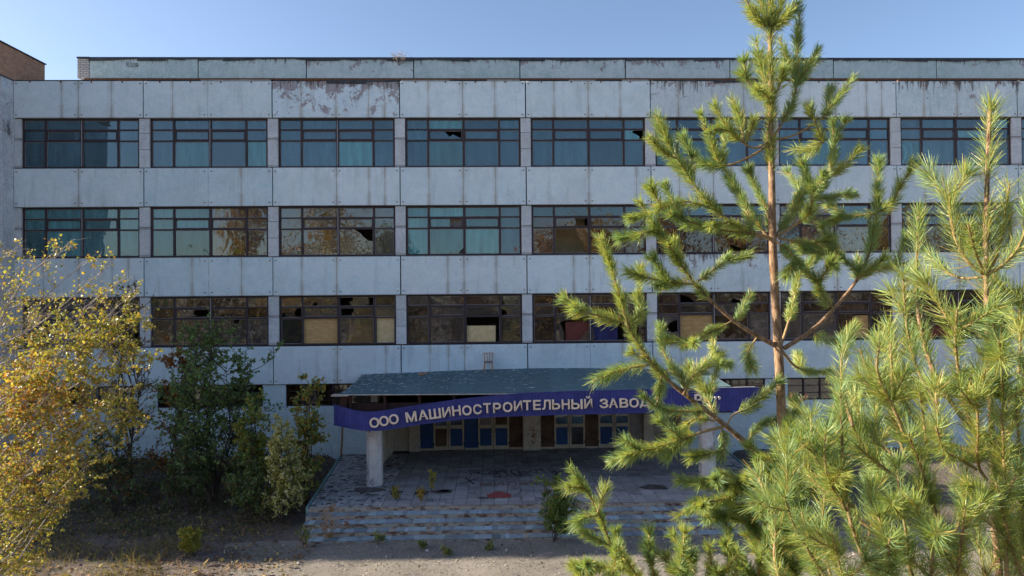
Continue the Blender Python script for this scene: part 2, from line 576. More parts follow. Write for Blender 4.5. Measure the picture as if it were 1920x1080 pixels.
def mat_ground():
    t = NT('forecourt_ground')
    g = t.n('ShaderNodeNewGeometry').outputs['Position']
    s = t.sep(g)
    v = t.coord('World')
    nb = t.noise(v, 0.35, 5, 0.65)
    nf = t.noise(v, 9, 5, 0.75)
    nff = t.noise(v, 45, 3, 0.8)
    # old asphalt with rubbed out gravel
    asp = t.ramp(nff, [(0.28, (0.10, 0.092, 0.082)), (0.5, (0.26, 0.235, 0.205)), (0.72, (0.45, 0.415, 0.37))])
    asp = t.mix(t.math('MULTIPLY', t.ramp(nb, [(0.4, 0.0), (0.65, 1.0)]), 0.45), asp, (0.13, 0.115, 0.095))
    # soil, dead grass, leaf litter
    soil = t.ramp(nf, [(0.3, (0.085, 0.068, 0.066)), (0.5, (0.16, 0.13, 0.12)), (0.72, (0.27, 0.22, 0.19))])
    soil = t.mix(t.math('MULTIPLY', t.ramp(t.noise(v, 0.8, 4), [(0.45, 0.0), (0.6, 1.0)]), 0.5), soil, (0.10, 0.10, 0.075))
    # the asphalt area: in front of the steps and to the right
    w = t.math('MULTIPLY', t.math('SUBTRACT', t.noise(v, 0.8, 5, 0.7), 0.5), 3.4)
    mx = t.math('ADD', s[0], w)
    front = t.math('MULTIPLY', t.math('MULTIPLY', t.math('GREATER_THAN', t.math('ADD', mx, t.math('MULTIPLY', s[1], 0.35)), 10.6), t.math('GREATER_THAN', s[1], -36.0)),
                   t.math('LESS_THAN', t.math('ADD', s[1], t.math('MULTIPLY', w, 0.25)), -9.3))
    front = t.math('MAXIMUM', front, t.math('MULTIPLY', t.math('LESS_THAN', t.math('ADD', s[1], w), -15.5), t.math('GREATER_THAN', t.math('ADD', s[1], w), -36.0)))  # unseen asphalt band behind the camera, added to bounce sunlight onto the facade
    col = t.mix(front, soil, asp)
    t.bsdf(col, 0.95, 0.15, t.bump(t.math('ADD', nf, nff), 0.6, 0.03))
    return t.m


M['ground'] = mat_ground()

# ------------------------------------------------------------------ ground
def ss(a, b, x):
    t = np.clip((x - a) / (b - a), 0, 1)
    return t * t * (3 - 2 * t)


def ground_h(x, y):
    x, y = np.asarray(x, float), np.asarray(y, float)
    side = np.maximum(1 - ss(14.6, 15.5, x), ss(33.2, 34.2, x))
    bank = 0.66 * ss(-6.8, -0.6, y) * side
    n = 0.05 * np.sin(x * 1.7 + np.sin(y * 1.3) * 2) * np.sin(y * 2.1 + x * 0.4) + 0.03 * np.sin(x * 4.3 + y * 3.1)
    near_porch = (1 - ss(0.5, 2.5, np.maximum(np.maximum(15.0 - x, x - 33.5), -9.6 - y)))
    return ZG + bank + n * (1 - 0.85 * near_porch)


xs = np.concatenate([[-700, -300, -150, -80, -45, -28, -18], np.arange(-12, 62, 0.5), [70, 85, 110, 160, 300, 700]])
ys = np.concatenate([[-900, -400, -200, -120, -85, -65, -52, -44, -38], np.arange(-34, 2.6, 0.5), [6, 15, 40, 120, 400, 900]])
GX, GY = np.meshgrid(xs, ys)
GZ = ground_h(GX, GY)
V = np.stack([GX, GY, GZ], -1).reshape(-1, 3)
nx, ny = len(xs), len(ys)
idx = np.arange(nx * ny).reshape(ny, nx)
Fc = np.stack([idx[:-1, :-1], idx[:-1, 1:], idx[1:, 1:], idx[1:, :-1]], -1).reshape(-1, 4)
g = link('ground', np_mesh('ground', V, Fc, M['ground'], smooth=True))
tag(g, kind='structure', label='bare forecourt of worn gravelly asphalt with a soil bank along the wall')

# ------------------------------------------------------------------ factory building
NB = 9
fac = empty('factory_building', (24, 0, ZG))
tag(fac, 'long three-storey factory block of pale blue-grey concrete panels with ribbon windows', 'building')


def fpart(name, mb, mat, smooth=False):
    return rel(fac, link(name, mb.mesh(name, mat, smooth)))


# carcass behind the panels (closed box with storeys): gives the joints their dark backing
m = MB()
Z_FLOORS = [(3.05, 4.85), (7.22, 9.08), (11.46, 13.3), (15.65, 17.40)]
for z0, z1 in Z_FLOORS:
    m.box(0, 54, 0.16, 0.46, z0 + 0.02, z1 - 0.03)
for i in range(NB + 1):
    m.box(max(0.0, 6 * i - 0.2), 6 * i + 0.2, 0.20, 0.46, 2.6 if i in (3, 4, 5) else ZG, 17.3)
fpart('wall_core', m, M['joint'])
m = MB()
for z in (3.6, 7.8, 12.0, 16.2):
    m.box(0, 54, 0.47, 9.0, z, z + 0.25)
m.box(0, 54, 9.0, 9.3, ZG, 17.3)
m.box(-0.3, -0.01, 0.1, 12, ZG, 17.3)
m.box(54.0, 54.3, 0.1, 12, ZG, 17.3)
for x in (17.8, 35.8):
    m.box(x, x + 0.15, 0.6, 9.0, 3.85, 16.2)
fpart('interior', m, M['interior'])
m = MB()
m.box(-0.3, 54.3, 0.5, 12.0, 17.301, 17.38)
m.box(-0.6, 54.3, 6.3, 18.0, 20.45, 20.58)
fpart('roof', m, M['flashing'])
m = MB()
m.box(-0.55, 54.3, 6.27, 6.6, 17.35, 20.44)
m.box(-0.55, -0.3, 6.6, 18.0, 17.35, 20.44)
fpart('attic_core', m, M['rust'])

# facade panels, one object each
PW = 5.95
mats_by_bay = {
    (3, 2): 'panel_peel', (3, 5): 'panel_dirty', (3, 7): 'panel_dirty', (3, 3): 'panel', (3, 0): 'panel',
    (1, 2): 'panel', (1, 3): 'panel', (3, 8): 'panel_dirty', (1, 5): 'panel_dirty'}
cache = {}
for r, (z0, z1) in enumerate(Z_FLOORS):
    for b in range(NB):
        mt = mats_by_bay.get((r, b), 'panel')
        key = ('panel', r, mt)
        if key not in cache:
            mb = MB()
            hh = (z1 - z0) / 2 - 0.012
            mb.box(-PW / 2, PW / 2, 0.0, 0.158, -hh, hh, 0.012)
            cache[key] = mb.mesh('panel', M[mt])
        o = link('panel', cache[key])
        o.location = (6 * b + 3 + random.uniform(-.006, .006), random.uniform(-0.012, 0.012), (z0 + z1) / 2 + random.uniform(-.008, .008))
        o.parent = fac
        o.matrix_parent_inverse = Matrix.Translation(-Vector(fac.location))

# steel fixing plates in pairs beside the middle seam and the ends of each panel
mb = MB()
for sx in (-2.86, -0.16, 0.16, 2.86):
    for sz in (-0.74, 0.74):
        mb.box(sx - .035, sx + .035, -.012, .0, sz - .02, sz + .02)
fix_me = mb.mesh('fixing_plates', M['rust'])
for (z0, z1) in Z_FLOORS:
    for b in range(NB):
        o = link('fixing_plates', fix_me)
        o.location = (6 * b + 3, -0.012, (z0 + z1) / 2)
        rel(fac, o)
        o['kind'] = 'stuff'

# light repainted patch on the lower row panel of the third bay, where half of it was repainted
# attic panels
for b in range(NB):
    mt = 'panel_green_peel' if b in (2, 4, 5) else 'panel_green'
    key = ('attic', mt)
    if key not in cache:
        mb = MB()
        mb.box(-2.97, 2.97, 0, 0.24, -0.57, 0.55, 0.012)
        cache[key] = mb.mesh('attic_panel', M[mt])
    o = link('attic_panel', cache[key])
    o.location = (6 * b + 3.0, 6.0 + random.uniform(-.012, .012), 20.0)
    rel(fac, o)
    # ragged felt hanging over the top edge of each panel
    mb = MB()
    x0, x1 = 6 * b + 0.0, 6 * b + 6.0
    x = x0
    while x < x1 - 0.05:
        w = min(random.uniform(0.5, 1.9), x1 - x)
        d0, d1 = random.uniform(0.05, 0.18), random.uniform(0.03, 0.2)
        y = 5.955 - random.uniform(0, 0.012)
        mb.poly([(x, y, 20.60), (x, y, 20.56 - d0), (x + w, y, 20.56 - d1), (x + w, y, 20.60)])
        mb.poly([(x, y, 20.60), (x + w, y, 20.60), (x + w, 6.5, 20.60), (x, 6.5, 20.60)])
        x += w
    fpart('felt_edge', mb, M['flashing'])
mb = MB()
mb.box(-0.32, 0.32, 0, 0.26, -0.57, 0.52)
o = link('brick_end', mb.mesh('brick_end', M['whitebrick']))
o.location = (-0.30, 5.985, 20.0)
rel(fac, o)
mb = MB()
mb.box(-0.64, 0.05, 5.93, 6.5, 20.53, 20.61)
fpart('felt_edge', mb, M['flashing'])
# ledge below attic panels and the coping strips on the parapet of the facade
mb = MB()
mb.box(-0.2, 54.2, 5.9, 6.26, 19.31, 19.40)
fpart('ledge', mb, M['rust'])
for b in range(NB):
    x = 6 * b + 0.1
    while x < 6 * b + 5.7:
        w = random.uniform(1.2, 2.6)
        w = min(w, 6 * b + 5.95 - x)
        kind = random.random()
        mb = MB()
        if (b == 2 and x > 14.5) or (b in (5, 7) and kind < 0.4):
            d0, d1 = random.uniform(0.05, .14), random.uniform(0.03, .18)
            mb.poly([(x, -0.022, 17.44), (x, -0.022, 17.40 - d0), (x + w, -0.022, 17.38 - d1), (x + w, -0.022, 17.44)])
            mb.poly([(x, -0.022, 17.44), (x + w, -0.022, 17.44), (x + w, 0.6, 17.44), (x, 0.6, 17.44)])
            fpart('coping_felt', mb, M['flashing'])
        else:
            mt = 'zinc' if (b == 1 or b in (3, 4)) and kind < 0.7 else ('rust' if kind < 0.5 else 'flashing')
            mb.box(x, x + w - 0.02, -0.03, 0.5, 17.405, 17.43 + random.uniform(0, .015))
            fpart('coping', mb, M[mt])
        x += w
    for k in range(4):       # hanger brackets
        mb = MB()
        xx = 6 * b + 0.75 + 1.42 * k
        mb.box(xx, xx + 0.05, -0.035, -0.014, 17.30, 17.40)
        fpart('bracket', mb, M['rust'])

# pier blocks between the windows
WROWS = [(4.875, 7.21), (9.09, 11.45), (13.31, 15.64)]
for r, (z0, z1) in enumerate(WROWS):
    for i in range(NB + 1):
        xa, xb = 6 * i - 0.24, 6 * i + 0.24
        if i == 0:
            xa, xb = 0.0, 0.30
        splits = [0, 0.60, 1.0] if (i + r) % 3 else [0, 0.37, 0.70, 1.0]
        for a, c in zip(splits[:-1], splits[1:]):
            mb = MB()
            h = (z1 - z0)
            hz = h * (c - a) / 2 - 0.008
            mb.box(xa - (xa + xb) / 2, xb - (xa + xb) / 2, 0, 0.12, -hz, hz, 0.01)
            o = link('pier_block', mb.mesh('pier_block', M['pier']))
            o.location = ((xa + xb) / 2, 0.075 + random.uniform(-.008, .008), z0 + h * (a + c) / 2)
            rel(fac, o)

# windows ---------------------------------------------------------------
CF = [0.0, 0.195, 0.505, 0.815, 1.0]
RF = [0.0, 0.55, 0.775, 1.0]           # from the sill upwards
YW = 0.17                              # outer face of the frames

# the frame itself is one mesh shared by all bays of a row height
def window_frame(w, h):
    mb = MB()
    pt = MB()
    ft = 0.075
    mb.box(0, w, 0, 0.09, 0, ft)
    mb.box(0, w, 0, 0.09, h - ft, h)
    mb.box(0, ft, 0.001, 0.09, ft, h - ft)
    mb.box(w - ft, w, 0.001, 0.09, ft, h - ft)
    for i, c in enumerate(CF[1:-1]):
        bw = 0.045 if i != 1 else 0.055
        mb.box(c * w - bw, c * w + bw, -0.004 if i != 1 else -0.012, 0.085, ft, h - ft)
    for j, c in enumerate(RF[1:-1]):
        mb.box(ft, w - ft, 0.003, 0.08, c * h - 0.03, c * h + 0.03)
    # the two opening vents carry a second frame
    for i in (1, 2):
        x0, x1 = CF[i] * w + 0.05, CF[i + 1] * w - 0.05
        z0, z1 = RF[1] * h + 0.03, RF[2] * h - 0.03
        for q in ((x0, x1, z0, z0 + .045), (x0, x1, z1 - .045, z1), (x0, x0 + .045, z0 + .045, z1 - .045), (x1 - .045, x1, z0 + .045, z1 - .045)):
            mb.box(q[0], q[1], -0.008, 0.05, q[2], q[3])
    return mb


def pane_rect(i, j, w, h):
    x0, x1 = CF[i] * w + 0.047, CF[i + 1] * w - 0.047
    z0, z1 = RF[j] * h + 0.032, RF[j + 1] * h - 0.032
    if i == 0: x0 = 0.077
    if i == 3: x1 = w - 0.077
    if j == 0: z0 = 0.077
    if j == 2: z1 = h - 0.077
    if j == 1 and i in (1, 2):
        x0, x1, z0, z1 = CF[i] * w + .096, CF[i + 1] * w - .096, RF[1] * h + .076, RF[2] * h - .076
    return x0, x1, z0, z1


# broken panes: (row, bay, column, pane row) -> outline of what is left, in 0..1 of the pane
BROKEN = {
    (2, 3, 1, 1): [[(0, 0), (1, 0), (0.97, .1), (.72, .62), (.62, .28), (.45, 1), (0, 1)]],
    (2, 4, 3, 1): [[(0, 0), (.8, 0), (.82, .35), (.58, .62), (.42, .75), (.5, 1), (0, 1)]],
    (1, 2, 2, 0): [[(0, 0), (1, 0), (1, .52), (.85, .55), (.7, .72), (.62, .86), (.45, 1), (0, 1)]],
    (1, 3, 1, 1): [[(0, 0), (.6, 0), (.6, 1), (0, 1)]],
    (1, 3, 1, 0): [[(0, 0), (.85, 0), (.9, .12), (1, .22), (1, 1), (0, 1)]],
    (1, 4, 1, 0): [[(.93, 0), (1, 0), (1, 1), (.64, 1), (.66, .8), (.74, .6), (.85, .4), (.88, .2)]],
    (1, 4, 1, 1): [[(0, 0), (.62, 0), (.64, .5), (.6, 1), (0, 1)]],
    (1, 5, 2, 0): [[(0, 0), (.45, 0), (.5, .3), (.9, .12), (1, .3), (1, 1), (0, 1)]],
    (0, 1, 1, 1): [[(0, 0), (.62, .15), (.5, .45), (.55, 1), (0, 1)], [(.55, 0), (1, 0), (1, .12), (.8, .1)]],
    (0, 1, 2, 0): [[(0, 0), (1, 0), (1, 1), (.8, 1), (.78, .85), (.66, .83), (.62, .97), (.7, 1), (0, 1)]],
    (0, 2, 1, 2): [[(0, 0), (.25, 0), (.33, .5), (.4, .3), (.43, .75), (.4, 0), (1, 0), (1, 1), (0, 1)]],
    (0, 2, 2, 2): [[(.35, 0), (.84, 0), (.88, .5), (.82, 1), (.4, 1), (.38, .6), (.28, .45)]],
    (0, 2, 2, 1): [[(.36, 0), (1, 0), (1, 1), (.4, 1), (.42, .6), (.34, .4)]],
    (0, 2, 0, 1): [[(0, .2), (.15, .6), (.2, 0), (.7, 0), (.62, .5), (.8, 1), (0, 1)]],
    (0, 3, 3, 1): [[(.3, 0), (1, 0), (1, 1), (0, 1), (0, .7), (.25, .5)]],
    (0, 3, 3, 2): [[(.2, 0), (1, 0), (1, 1), (.1, 1), (.05, .6)]],
    (0, 4, 1, 0): [[(0, 0), (.22, 0), (.25, .3), (.18, .55), (.12, .75), (.2, .8), (.45, .86), (.7, 1), (0, 1)], [(.7, 0), (1, 0), (1, .35), (.88, .38)]],
    (0, 4, 2, 0): [[(0, 0), (.12, .1), (.06, .5), (0, .6)]],
    (0, 5, 0, 0): [[(0, 0), (1, 0), (1, .35), (.7, .3), (.35, .42), (.28, .5), (.6, .7), (1, .82), (1, 1), (0, 1)]],
    (0, 5, 1, 2): [[(.5, 0), (1, 0), (1, 1), (0, 1), (.25, .7)]],
    (0, 5, 2, 2): [[(0, 0), (.5, 0), (.55, .5), (.7, .3), (1, 0), (1, 1), (0, 1)]],
    (0, 6, 2, 0): [[(0, 0), (.4, 0), (.35, .6), (.6, 1), (0, 1)]],
    (0, 0, 3, 0): [[(0, .5), (1, .5), (1, 1), (0, 1)]],
    (0, 7, 1, 0): [[(0, .3), (.5, .5), (1, .2), (1, 1), (0, 1)]],
}
fr_cache, pane_cache = {}, {}
for r, (z0, z1) in enumerate(WROWS):
    h = z1 - z0
    for b in range(NB):
        xa, xb = 6 * b + 0.26, 6 * b + 5.74
        if b == 0: xa = 0.32
        w = xb - xa
        key = (round(w, 2), round(h, 2))
        if key not in fr_cache:
            fr_cache[key] = window_frame(w, h).mesh('window', M['frame'])
        wo = link('window', fr_cache[key])
        wo.location = (xa, YW + random.uniform(-.01, .01), z0)
        rel(fac, wo)
        for i in range(4):
            for j in range(3):
                x0, x1, zz0, zz1 = pane_rect(i, j, w, h)
                gk = 'glass_sky'
                if r == 1:
                    gk = {0: 'glass_teal', 1: 'glass_teal' if i < 2 else 'glass_clear', 2: 'glass_clear', 3: 'glass_teal' if i < 3 else 'glass_sky'}.get(b, 'glass_brown' if j < 2 else 'glass_sky')
                    if b >= 6: gk = random.choice(['glass_brown', 'glass_clear', 'glass_sky'])
                elif r == 0:
                    gk = random.choice(['glass_clear', 'glass_clear', 'glass_brown'])
                    if b in (2, 3) and j == 0: gk = 'glass_clear'
                    if b >= 4: gk = random.choice(['glass_clear', 'glass_brown', 'glass_brown'])
                if r == 2 and (random.random() < .12): gk = 'glass_teal'
                br = BROKEN.get((r, b, i, j))
                if (r, b, i, j) in ((0, 2, 1, 0), (0, 2, 3, 0), (0, 5, 1, 0), (0, 3, 2, 0)):
                    continue
                tilt = Matrix.Rotation(random.gauss(0, .004), 4, 'X') @ Matrix.Rotation(random.gauss(0, .004), 4, 'Z')
                cx, cz = (x0 + x1) / 2, (zz0 + zz1) / 2
                hw, hz = (x1 - x0) / 2, (zz1 - zz0) / 2
                if br is None:
                    pk = (round(hw, 3), round(hz, 3), gk)
                    if pk not in pane_cache:
                        mb = MB()
                        mb.box(-hw, hw, -0.0, 0.006, -hz, hz)
                        pane_cache[pk] = mb.mesh('pane', M[gk])
                    me = pane_cache[pk]
                else:
                    mb = MB()
                    for pl in br:
                        pts = [(-hw + 2 * hw * px_, 0.0, -hz + 2 * hz * pz_) for px_, pz_ in pl]
                        bk = [(p[0], 0.006, p[2]) for p in pts]
                        mb.poly(pts)
                        mb.poly(bk[::-1])
                        for q in range(len(pts)):
                            q2 = (q + 1) % len(pts)
                            mb.quad(pts[q2], pts[q], bk[q], bk[q2])
                    me = mb.mesh('pane', M[gk])
                po = link('pane', me)
                po.parent = wo
                po.matrix_local = Matrix.Translation((cx, 0.052, cz)) @ tilt
        # putty beads round the glass, visible as pale thin lines
        mb = MB()
        for i in range(4):
            for j in range(3):
                x0, x1, zz0, zz1 = pane_rect(i, j, w, h)
                e = 0.014
                for q in ((x0, x1, zz0, zz0 + e), (x0, x1, zz1 - e, zz1), (x0, x0 + e, zz0 + e, zz1 - e), (x1 - e, x1, zz0 + e, zz1 - e)):
                    if random.random() < 0.72:
                        mb.box(q[0], q[1], 0.036, 0.048, q[2], q[3])
        po = link('putty', mb.mesh('putty', M['putty']))
        po['kind'] = 'stuff'
        po.parent = wo
        if random.random() < 0.6:     # thin steel strip of the centre mullion in pale putty grey
            mb = MB()
            mb.box(CF[2] * w - 0.016, CF[2] * w + 0.016, -0.022, -0.012, 0.08, h - 0.08)
            po = link('mullion_strip', mb.mesh('mullion_strip', M['putty']))
            po.parent = wo

# boards, curtains and junk behind the panes: (row, bay, x0, x1, z0, z1 in 0..1 of the window, material, depth)
BOARDS = [(0, 2, .20, .50, .02, .54, 'plywood', .14), (0, 2, .58, .80, .02, .38, 'plywood', .20), (0, 2, .83, .985, .02, .55, 'chipboard', .14), (0, 2, .83, .985, .57, .70, 'chipboard', .14),
          (0, 3, .52, .77, .02, .36, 'chipboard', .15), (0, 3, .83, .92, .02, .26, 'plywood', .2),
          (0, 1, .02, .15, .02, .22, 'plywood', .16), (0, 1, .02, .18, .24, .29, 'plywood', .17), (0, 1, .74, .81, .02, .12, 'plywood', .18), (0, 1, .83, .98, .02, .12, 'plywood', .16),
          (0, 4, .04, .24, .02, .26, 'chipboard', .16), (0, 4, .29, .50, .02, .42, 'redboard', .30), (0, 4, .51, .75, .02, .48, 'bluecloth', .28),
          (0, 5, .21, .50, .02, .54, 'plywood', .15), (0, 6, .51, .80, .02, .50, 'plywood', .16), (0, 7, .20, .5, .02, .4, 'redboard', .2),
          (1, 4, .20, .50, .02, .98, 'chipboard', 1.4), (1, 3, .86, .98, .02, .2, 'plywood', .2),
          (2, 0, .02, .07, .03, .97, 'chipboard', .22), (1, 0, .02, .06, .03, .97, 'bluecloth', .25), (2, 5, .22, .5, .56, .76, 'plywood', .12),
          (2, 3, .05, .07, .03, .9, 'putty', .3), (2, 3, .11, .125, .03, .9, 'putty', .3), (2, 3, .05, .125, .3, .33, 'putty', .31), (2, 3, .05, .125, .6, .63, 'putty', .31)]
for r, b, fx0, fx1, fz0, fz1, mt, dy in BOARDS:
    z0, z1 = WROWS[r]
    xa, w, h = 6 * b + 0.26, 5.48, z1 - z0
    mb = MB()
    x0, x1, zz0, zz1 = xa + fx0 * w, xa + fx1 * w, z0 + fz0 * h, z0 + fz1 * h
    mb.box(-(x1 - x0) / 2, (x1 - x0) / 2, 0, 0.015, -(zz1 - zz0) / 2, (zz1 - zz0) / 2)
    o = link('board', mb.mesh('board', M[mt]))
    o.location = ((x0 + x1) / 2, YW + 0.075 + dy * .35 if dy < 1 else YW + dy, (zz0 + zz1) / 2)
    o.rotation_euler = (random.uniform(-.02, .02), 0, 0)
    rel(fac, o)

for r, b in ((2, 1), (2, 2), (2, 6), (1, 1), (1, 3), (2, 7), (1, 6)):       # pleated curtains hanging inside
    z0, z1 = WROWS[r]
    mb = MB()
    xa = 6 * b + 0.4 + random.uniform(0, 1.6)
    wd = random.uniform(1.2, 2.6)
    n = 26
    for k in range(n):
        ya = YW + .32 + .05 * math.sin(k * 1.9)
        yb = YW + .32 + .05 * math.sin((k + 1) * 1.9)
        mb.quad((xa + wd * k / n, ya, z0 + .1), (xa + wd * (k + 1) / n, yb, z0 + .1), (xa + wd * (k + 1) / n, yb, z1), (xa + wd * k / n, ya, z1))
    fpart('curtain', mb, M['curtain'])

# ground storey ------------------------------------------------------------
ENTR = (17.0, 31.6)      # opening of the entrance recess
GK = 0
rows = [(-0.62, 0.06), (0.06, 0.72), (0.72, 1.36), (1.36, 1.99)]
for k, (za, zb) in enumerate(rows):
    x = 0.0
    off = 1.5 if k % 2 else 0.0
    edges = [0.0] + [e for e in np.arange(off if off else 3.0, 54, 3.0)] + [54.0]
    for xa, xb in zip(edges[:-1], edges[1:]):
        segs = []
        if xb <= ENTR[0] or xa >= ENTR[1]:
            segs = [(xa, xb)]
        else:
            if xa < ENTR[0]: segs.append((xa, ENTR[0]))
            if xb > ENTR[1]: segs.append((ENTR[1], xb))
        for sa, sb in segs:
            if sb - sa < 0.05: continue
            mb = MB()
            hw, hz = (sb - sa) / 2 - 0.002, (zb - za) / 2 - 0.002
            mb.box(-hw, hw, 0, 0.2, -hz, hz, 0.003)
            o = link('wall_block', mb.mesh('wall_block', M['block']))
            o.location = ((sa + sb) / 2, 0.11 + random.uniform(-.004, .004), (za + zb) / 2)
            rel(fac, o)
mb = MB()
mb.box(0.0, ENTR[0] - 0.01, 0.18, 0.40, -1.3, 1.97)
mb.box(ENTR[1] + 0.01, 54.0, 0.18, 0.40, -1.3, 1.97)
fpart('wall_core', mb, M['mortar'])
# strip windows high up in the ground storey with blocks between them
for b in range(NB):
    xa, xb = 6 * b + 0.55, 6 * b + 5.45
    if b == 2: xb = 6 * b + 4.9
    if 17 < (xa + xb) / 2 < 31: continue
    h, w = 1.04, xb - xa
    mb = MB()
    ft = 0.05
    mb.box(0, w, 0, 0.08, 0, ft); mb.box(0, w, 0, 0.08, h - ft, h)
    for c in (0, .165, .33, .5, .665, .83, 1.0):
        mb.box(c * w - .03, c * w + .03, 0.002, .08, ft, h - ft)
    for c in (.33, .66):
        mb.box(.03, w - .03, 0.004, .06, c * h - .012, c * h + .012)
    wo = link('strip_window', mb.mesh('strip_window', M['frame']))
    wo.location = (xa, 0.17, 1.99)
    rel(fac, wo)
    for k in range(6):
        if random.random() < .2: continue
        mb = MB()
        mb.box(k / 6 * w + .035, (k + 1) / 6 * w - .035, 0.065, .07, .055, h - .055)
        po = link('pane', mb.mesh('pane', M['glass_clear']))
        po.parent = wo
    if b in (2, 5):
        mb = MB()
        for k in range(14):
            mb.box(w * (k + .5) / 14 - .008, w * (k + .5) / 14 + .008, -.03, -.014, .02, h - .02)
        for c in (.25, .5, .75):
            mb.box(.0, w, -.014, -.002, c * h - .008, c * h + .008)
        po = link('grille', mb.mesh('grille', M['rust']))
        po.parent = wo
for i in range(NB + 1):
    xa, xb = 6 * i - 0.545, 6 * i + 0.545
    if i == 0: xa = 0.0
    if i == 3: xa = 16.9
    if 17.5 < 6 * i < 31.5 and i != 3: continue
    if i == 3: xa, xb = 16.905, ENTR[0] - .005 + .1
    mb = MB()
    mb.box(-(xb - xa) / 2, (xb - xa) / 2, 0, .2, -.515, .515, .006)
    o = link('wall_block', mb.mesh('wall_block', M['block']))
    o.location = ((xa + xb) / 2, 0.115, 2.515)
    rel(fac, o)

# ------------------------------------------------------------------ left wing with the brick parapet
wing = empty('brick_topped_wing', (-6, -0.8, ZG))
tag(wing, 'grey concrete wing with red brick parapet at the left edge of the roofline', 'building')
mb = MB()
mb.box(-26, -0.5, -8.3, 12, -1.3, 17.40, .02)
mb.box(-0.497, 0.0, -0.78, 12, -1.3, 17.40, .02)
rel(wing, mb.build('wall', M['pier_wing']))
mb = MB()
mb.box(-26.0, -0.03, -0.86, 2.3, 17.42, 18.93)
mb.box(-26.0, -0.47, -8.4, -0.865, 17.42, 18.93)
me = mb.mesh('parapet', M['redbrick'])
me.materials.append(M['redbrick_x'])
for p in me.polygons:
    if abs(p.normal.x) < 0.5:
        p.material_index = 1
rel(wing, link('parapet', me))
mb = MB()
mb.box(-26.05, 0.02, -0.92, 2.36, 18.935, 18.99)
mb.box(-26.05, -0.42, -8.46, -0.925, 18.935, 18.99)
rel(wing, mb.build('coping', M['flashing']))
mb = MB()
mb.box(-0.49, 0.03, -0.9, 0.0, 17.385, 17.44)
rel(wing, mb.build('felt_edge', M['flashing']))

# ------------------------------------------------------------------ entrance: doors, side panels, pilasters (parts of the building)
M['cream'] = mat_concrete('cream_plaster', (0.50, 0.43, 0.34), (0.58, 0.51, 0.42), 0.45, 0.15, 0.2, False, 50, 50)
M['cream_wood'] = mat_simple('cream_painted_wood', (0.42, 0.36, 0.26), (0.60, 0.53, 0.41), 5, 0.6, 0.3, 0.15)
M['blue_panel'] = mat_simple('blue_painted_panel', (0.010, 0.045, 0.15), (0.018, 0.07, 0.22), 2.5, 0.5, 0.35, 0.1, 0, True, (1, 1, 1), 0.15)
M['brown_panel'] = mat_simple('brown_stained_panel', (0.06, 0.035, 0.025), (0.17, 0.105, 0.07), 2.2, 0.75, 0.25, 0.2)
M['grey_panel'] = mat_simple('grey_board', (0.20, 0.19, 0.18), (0.33, 0.31, 0.28), 3, 0.8, 0.2, 0.1)
YD = 0.60
ZD0, ZD1 = ZP + 0.0, 1.78
zof = lambda y: atY(960, y, YD)[2]
xof = lambda x: atY(x, 815, YD)[0]
leaves = [(812.5, 841, 'brown_panel', 'glass_clear'), (841.3, 870.5, 'blue_panel', 'glass_clear'), (896.5, 925.2, 'blue_panel', 'grey_panel'), (925.6, 955, 'blue_panel', 'brown_panel'),
          (1039.3, 1067.8, 'blue_panel', 'glass_sky'), (1068.2, 1097.3, 'glass_clear', 'glass_sky'), (1122, 1151.5, 'blue_panel', 'glass_sky'), (1152, 1181, 'blue_panel', 'glass_sky')]
zm0, zm1 = 0.74, 0.90
for k, (xa, xb, low, upp) in enumerate(leaves):
    x0, x1 = xof(xa) + .006, xof(xb) - .006
    w = x1 - x0
    st = 0.085
    mb = MB()
    mb.box(0, st, 0, .05, 0.015, 2.05); mb.box(w - st, w, 0, .05, 0.015, 2.05)
    mb.box(st, w - st, .001, .049, 0.015, .20)
    mb.box(st, w - st, .001, .049, zm0 - ZD0, zm1 - ZD0)
    mb.box(st, w - st, .001, .049, 1.95, 2.05)
    d = link('door', mb.mesh('door', M['cream_wood']))
    d.location = (x0, YD + random.uniform(-.01, .01), ZD0)
    rel(fac, d)
    for nm, mt, za, zb in (('door_panel', low, .20, zm0 - ZD0), ('door_pane', upp, zm1 - ZD0, 1.95)):
        mb = MB()
        mb.box(st, w - st, .02, .032, za, zb)
        p = link(nm, mb.mesh(nm, M[mt])); p.parent = d
    mb = MB()
    hx = w - .06 if k % 2 == 0 else .06
    mb.tube([(hx, -.045, .85), (hx, -.05, 1.0), (hx, -.045, 1.22)], .012, 6)
    mb.box(hx - .018, hx + .018, -.05, 0, .84, .87); mb.box(hx - .018, hx + .018, -.05, 0, 1.2, 1.23)
    p = link('handle', mb.mesh('handle', M['rust'])); p.parent = d
    mb = MB()
    ex = .02 if k % 2 == 0 else w - .02
    for hz in (.25, 1.75):
        mb.box(ex - .02, ex + .02, -.02, 0, hz, hz + .14)
    p = link('hinge', mb.mesh('hinge', M['joint'])); p.parent = d
for xa, xb, mt in ((788, 812, 'blue_panel'), (871, 896, 'blue_panel'), (955.5, 980, 'brown_panel'), (1014, 1039, 'brown_panel'), (1098, 1121.5, 'brown_panel'), (1181.5, 1205, 'grey_panel')):
    mb = MB()
    x0, x1 = xof(xa) + .004, xof(xb) - .004
    mb.box(x0, x1, YD + .02, YD + .05, ZD0 + .1, 2.05 + ZD0)
    fpart('side_panel', mb, M[mt])
    mb = MB()
    mb.box(x0, x1, YD - .01, YD + .07, ZD0 + .0, ZD0 + .099)
    fpart('threshold', mb, M['cream_wood'])
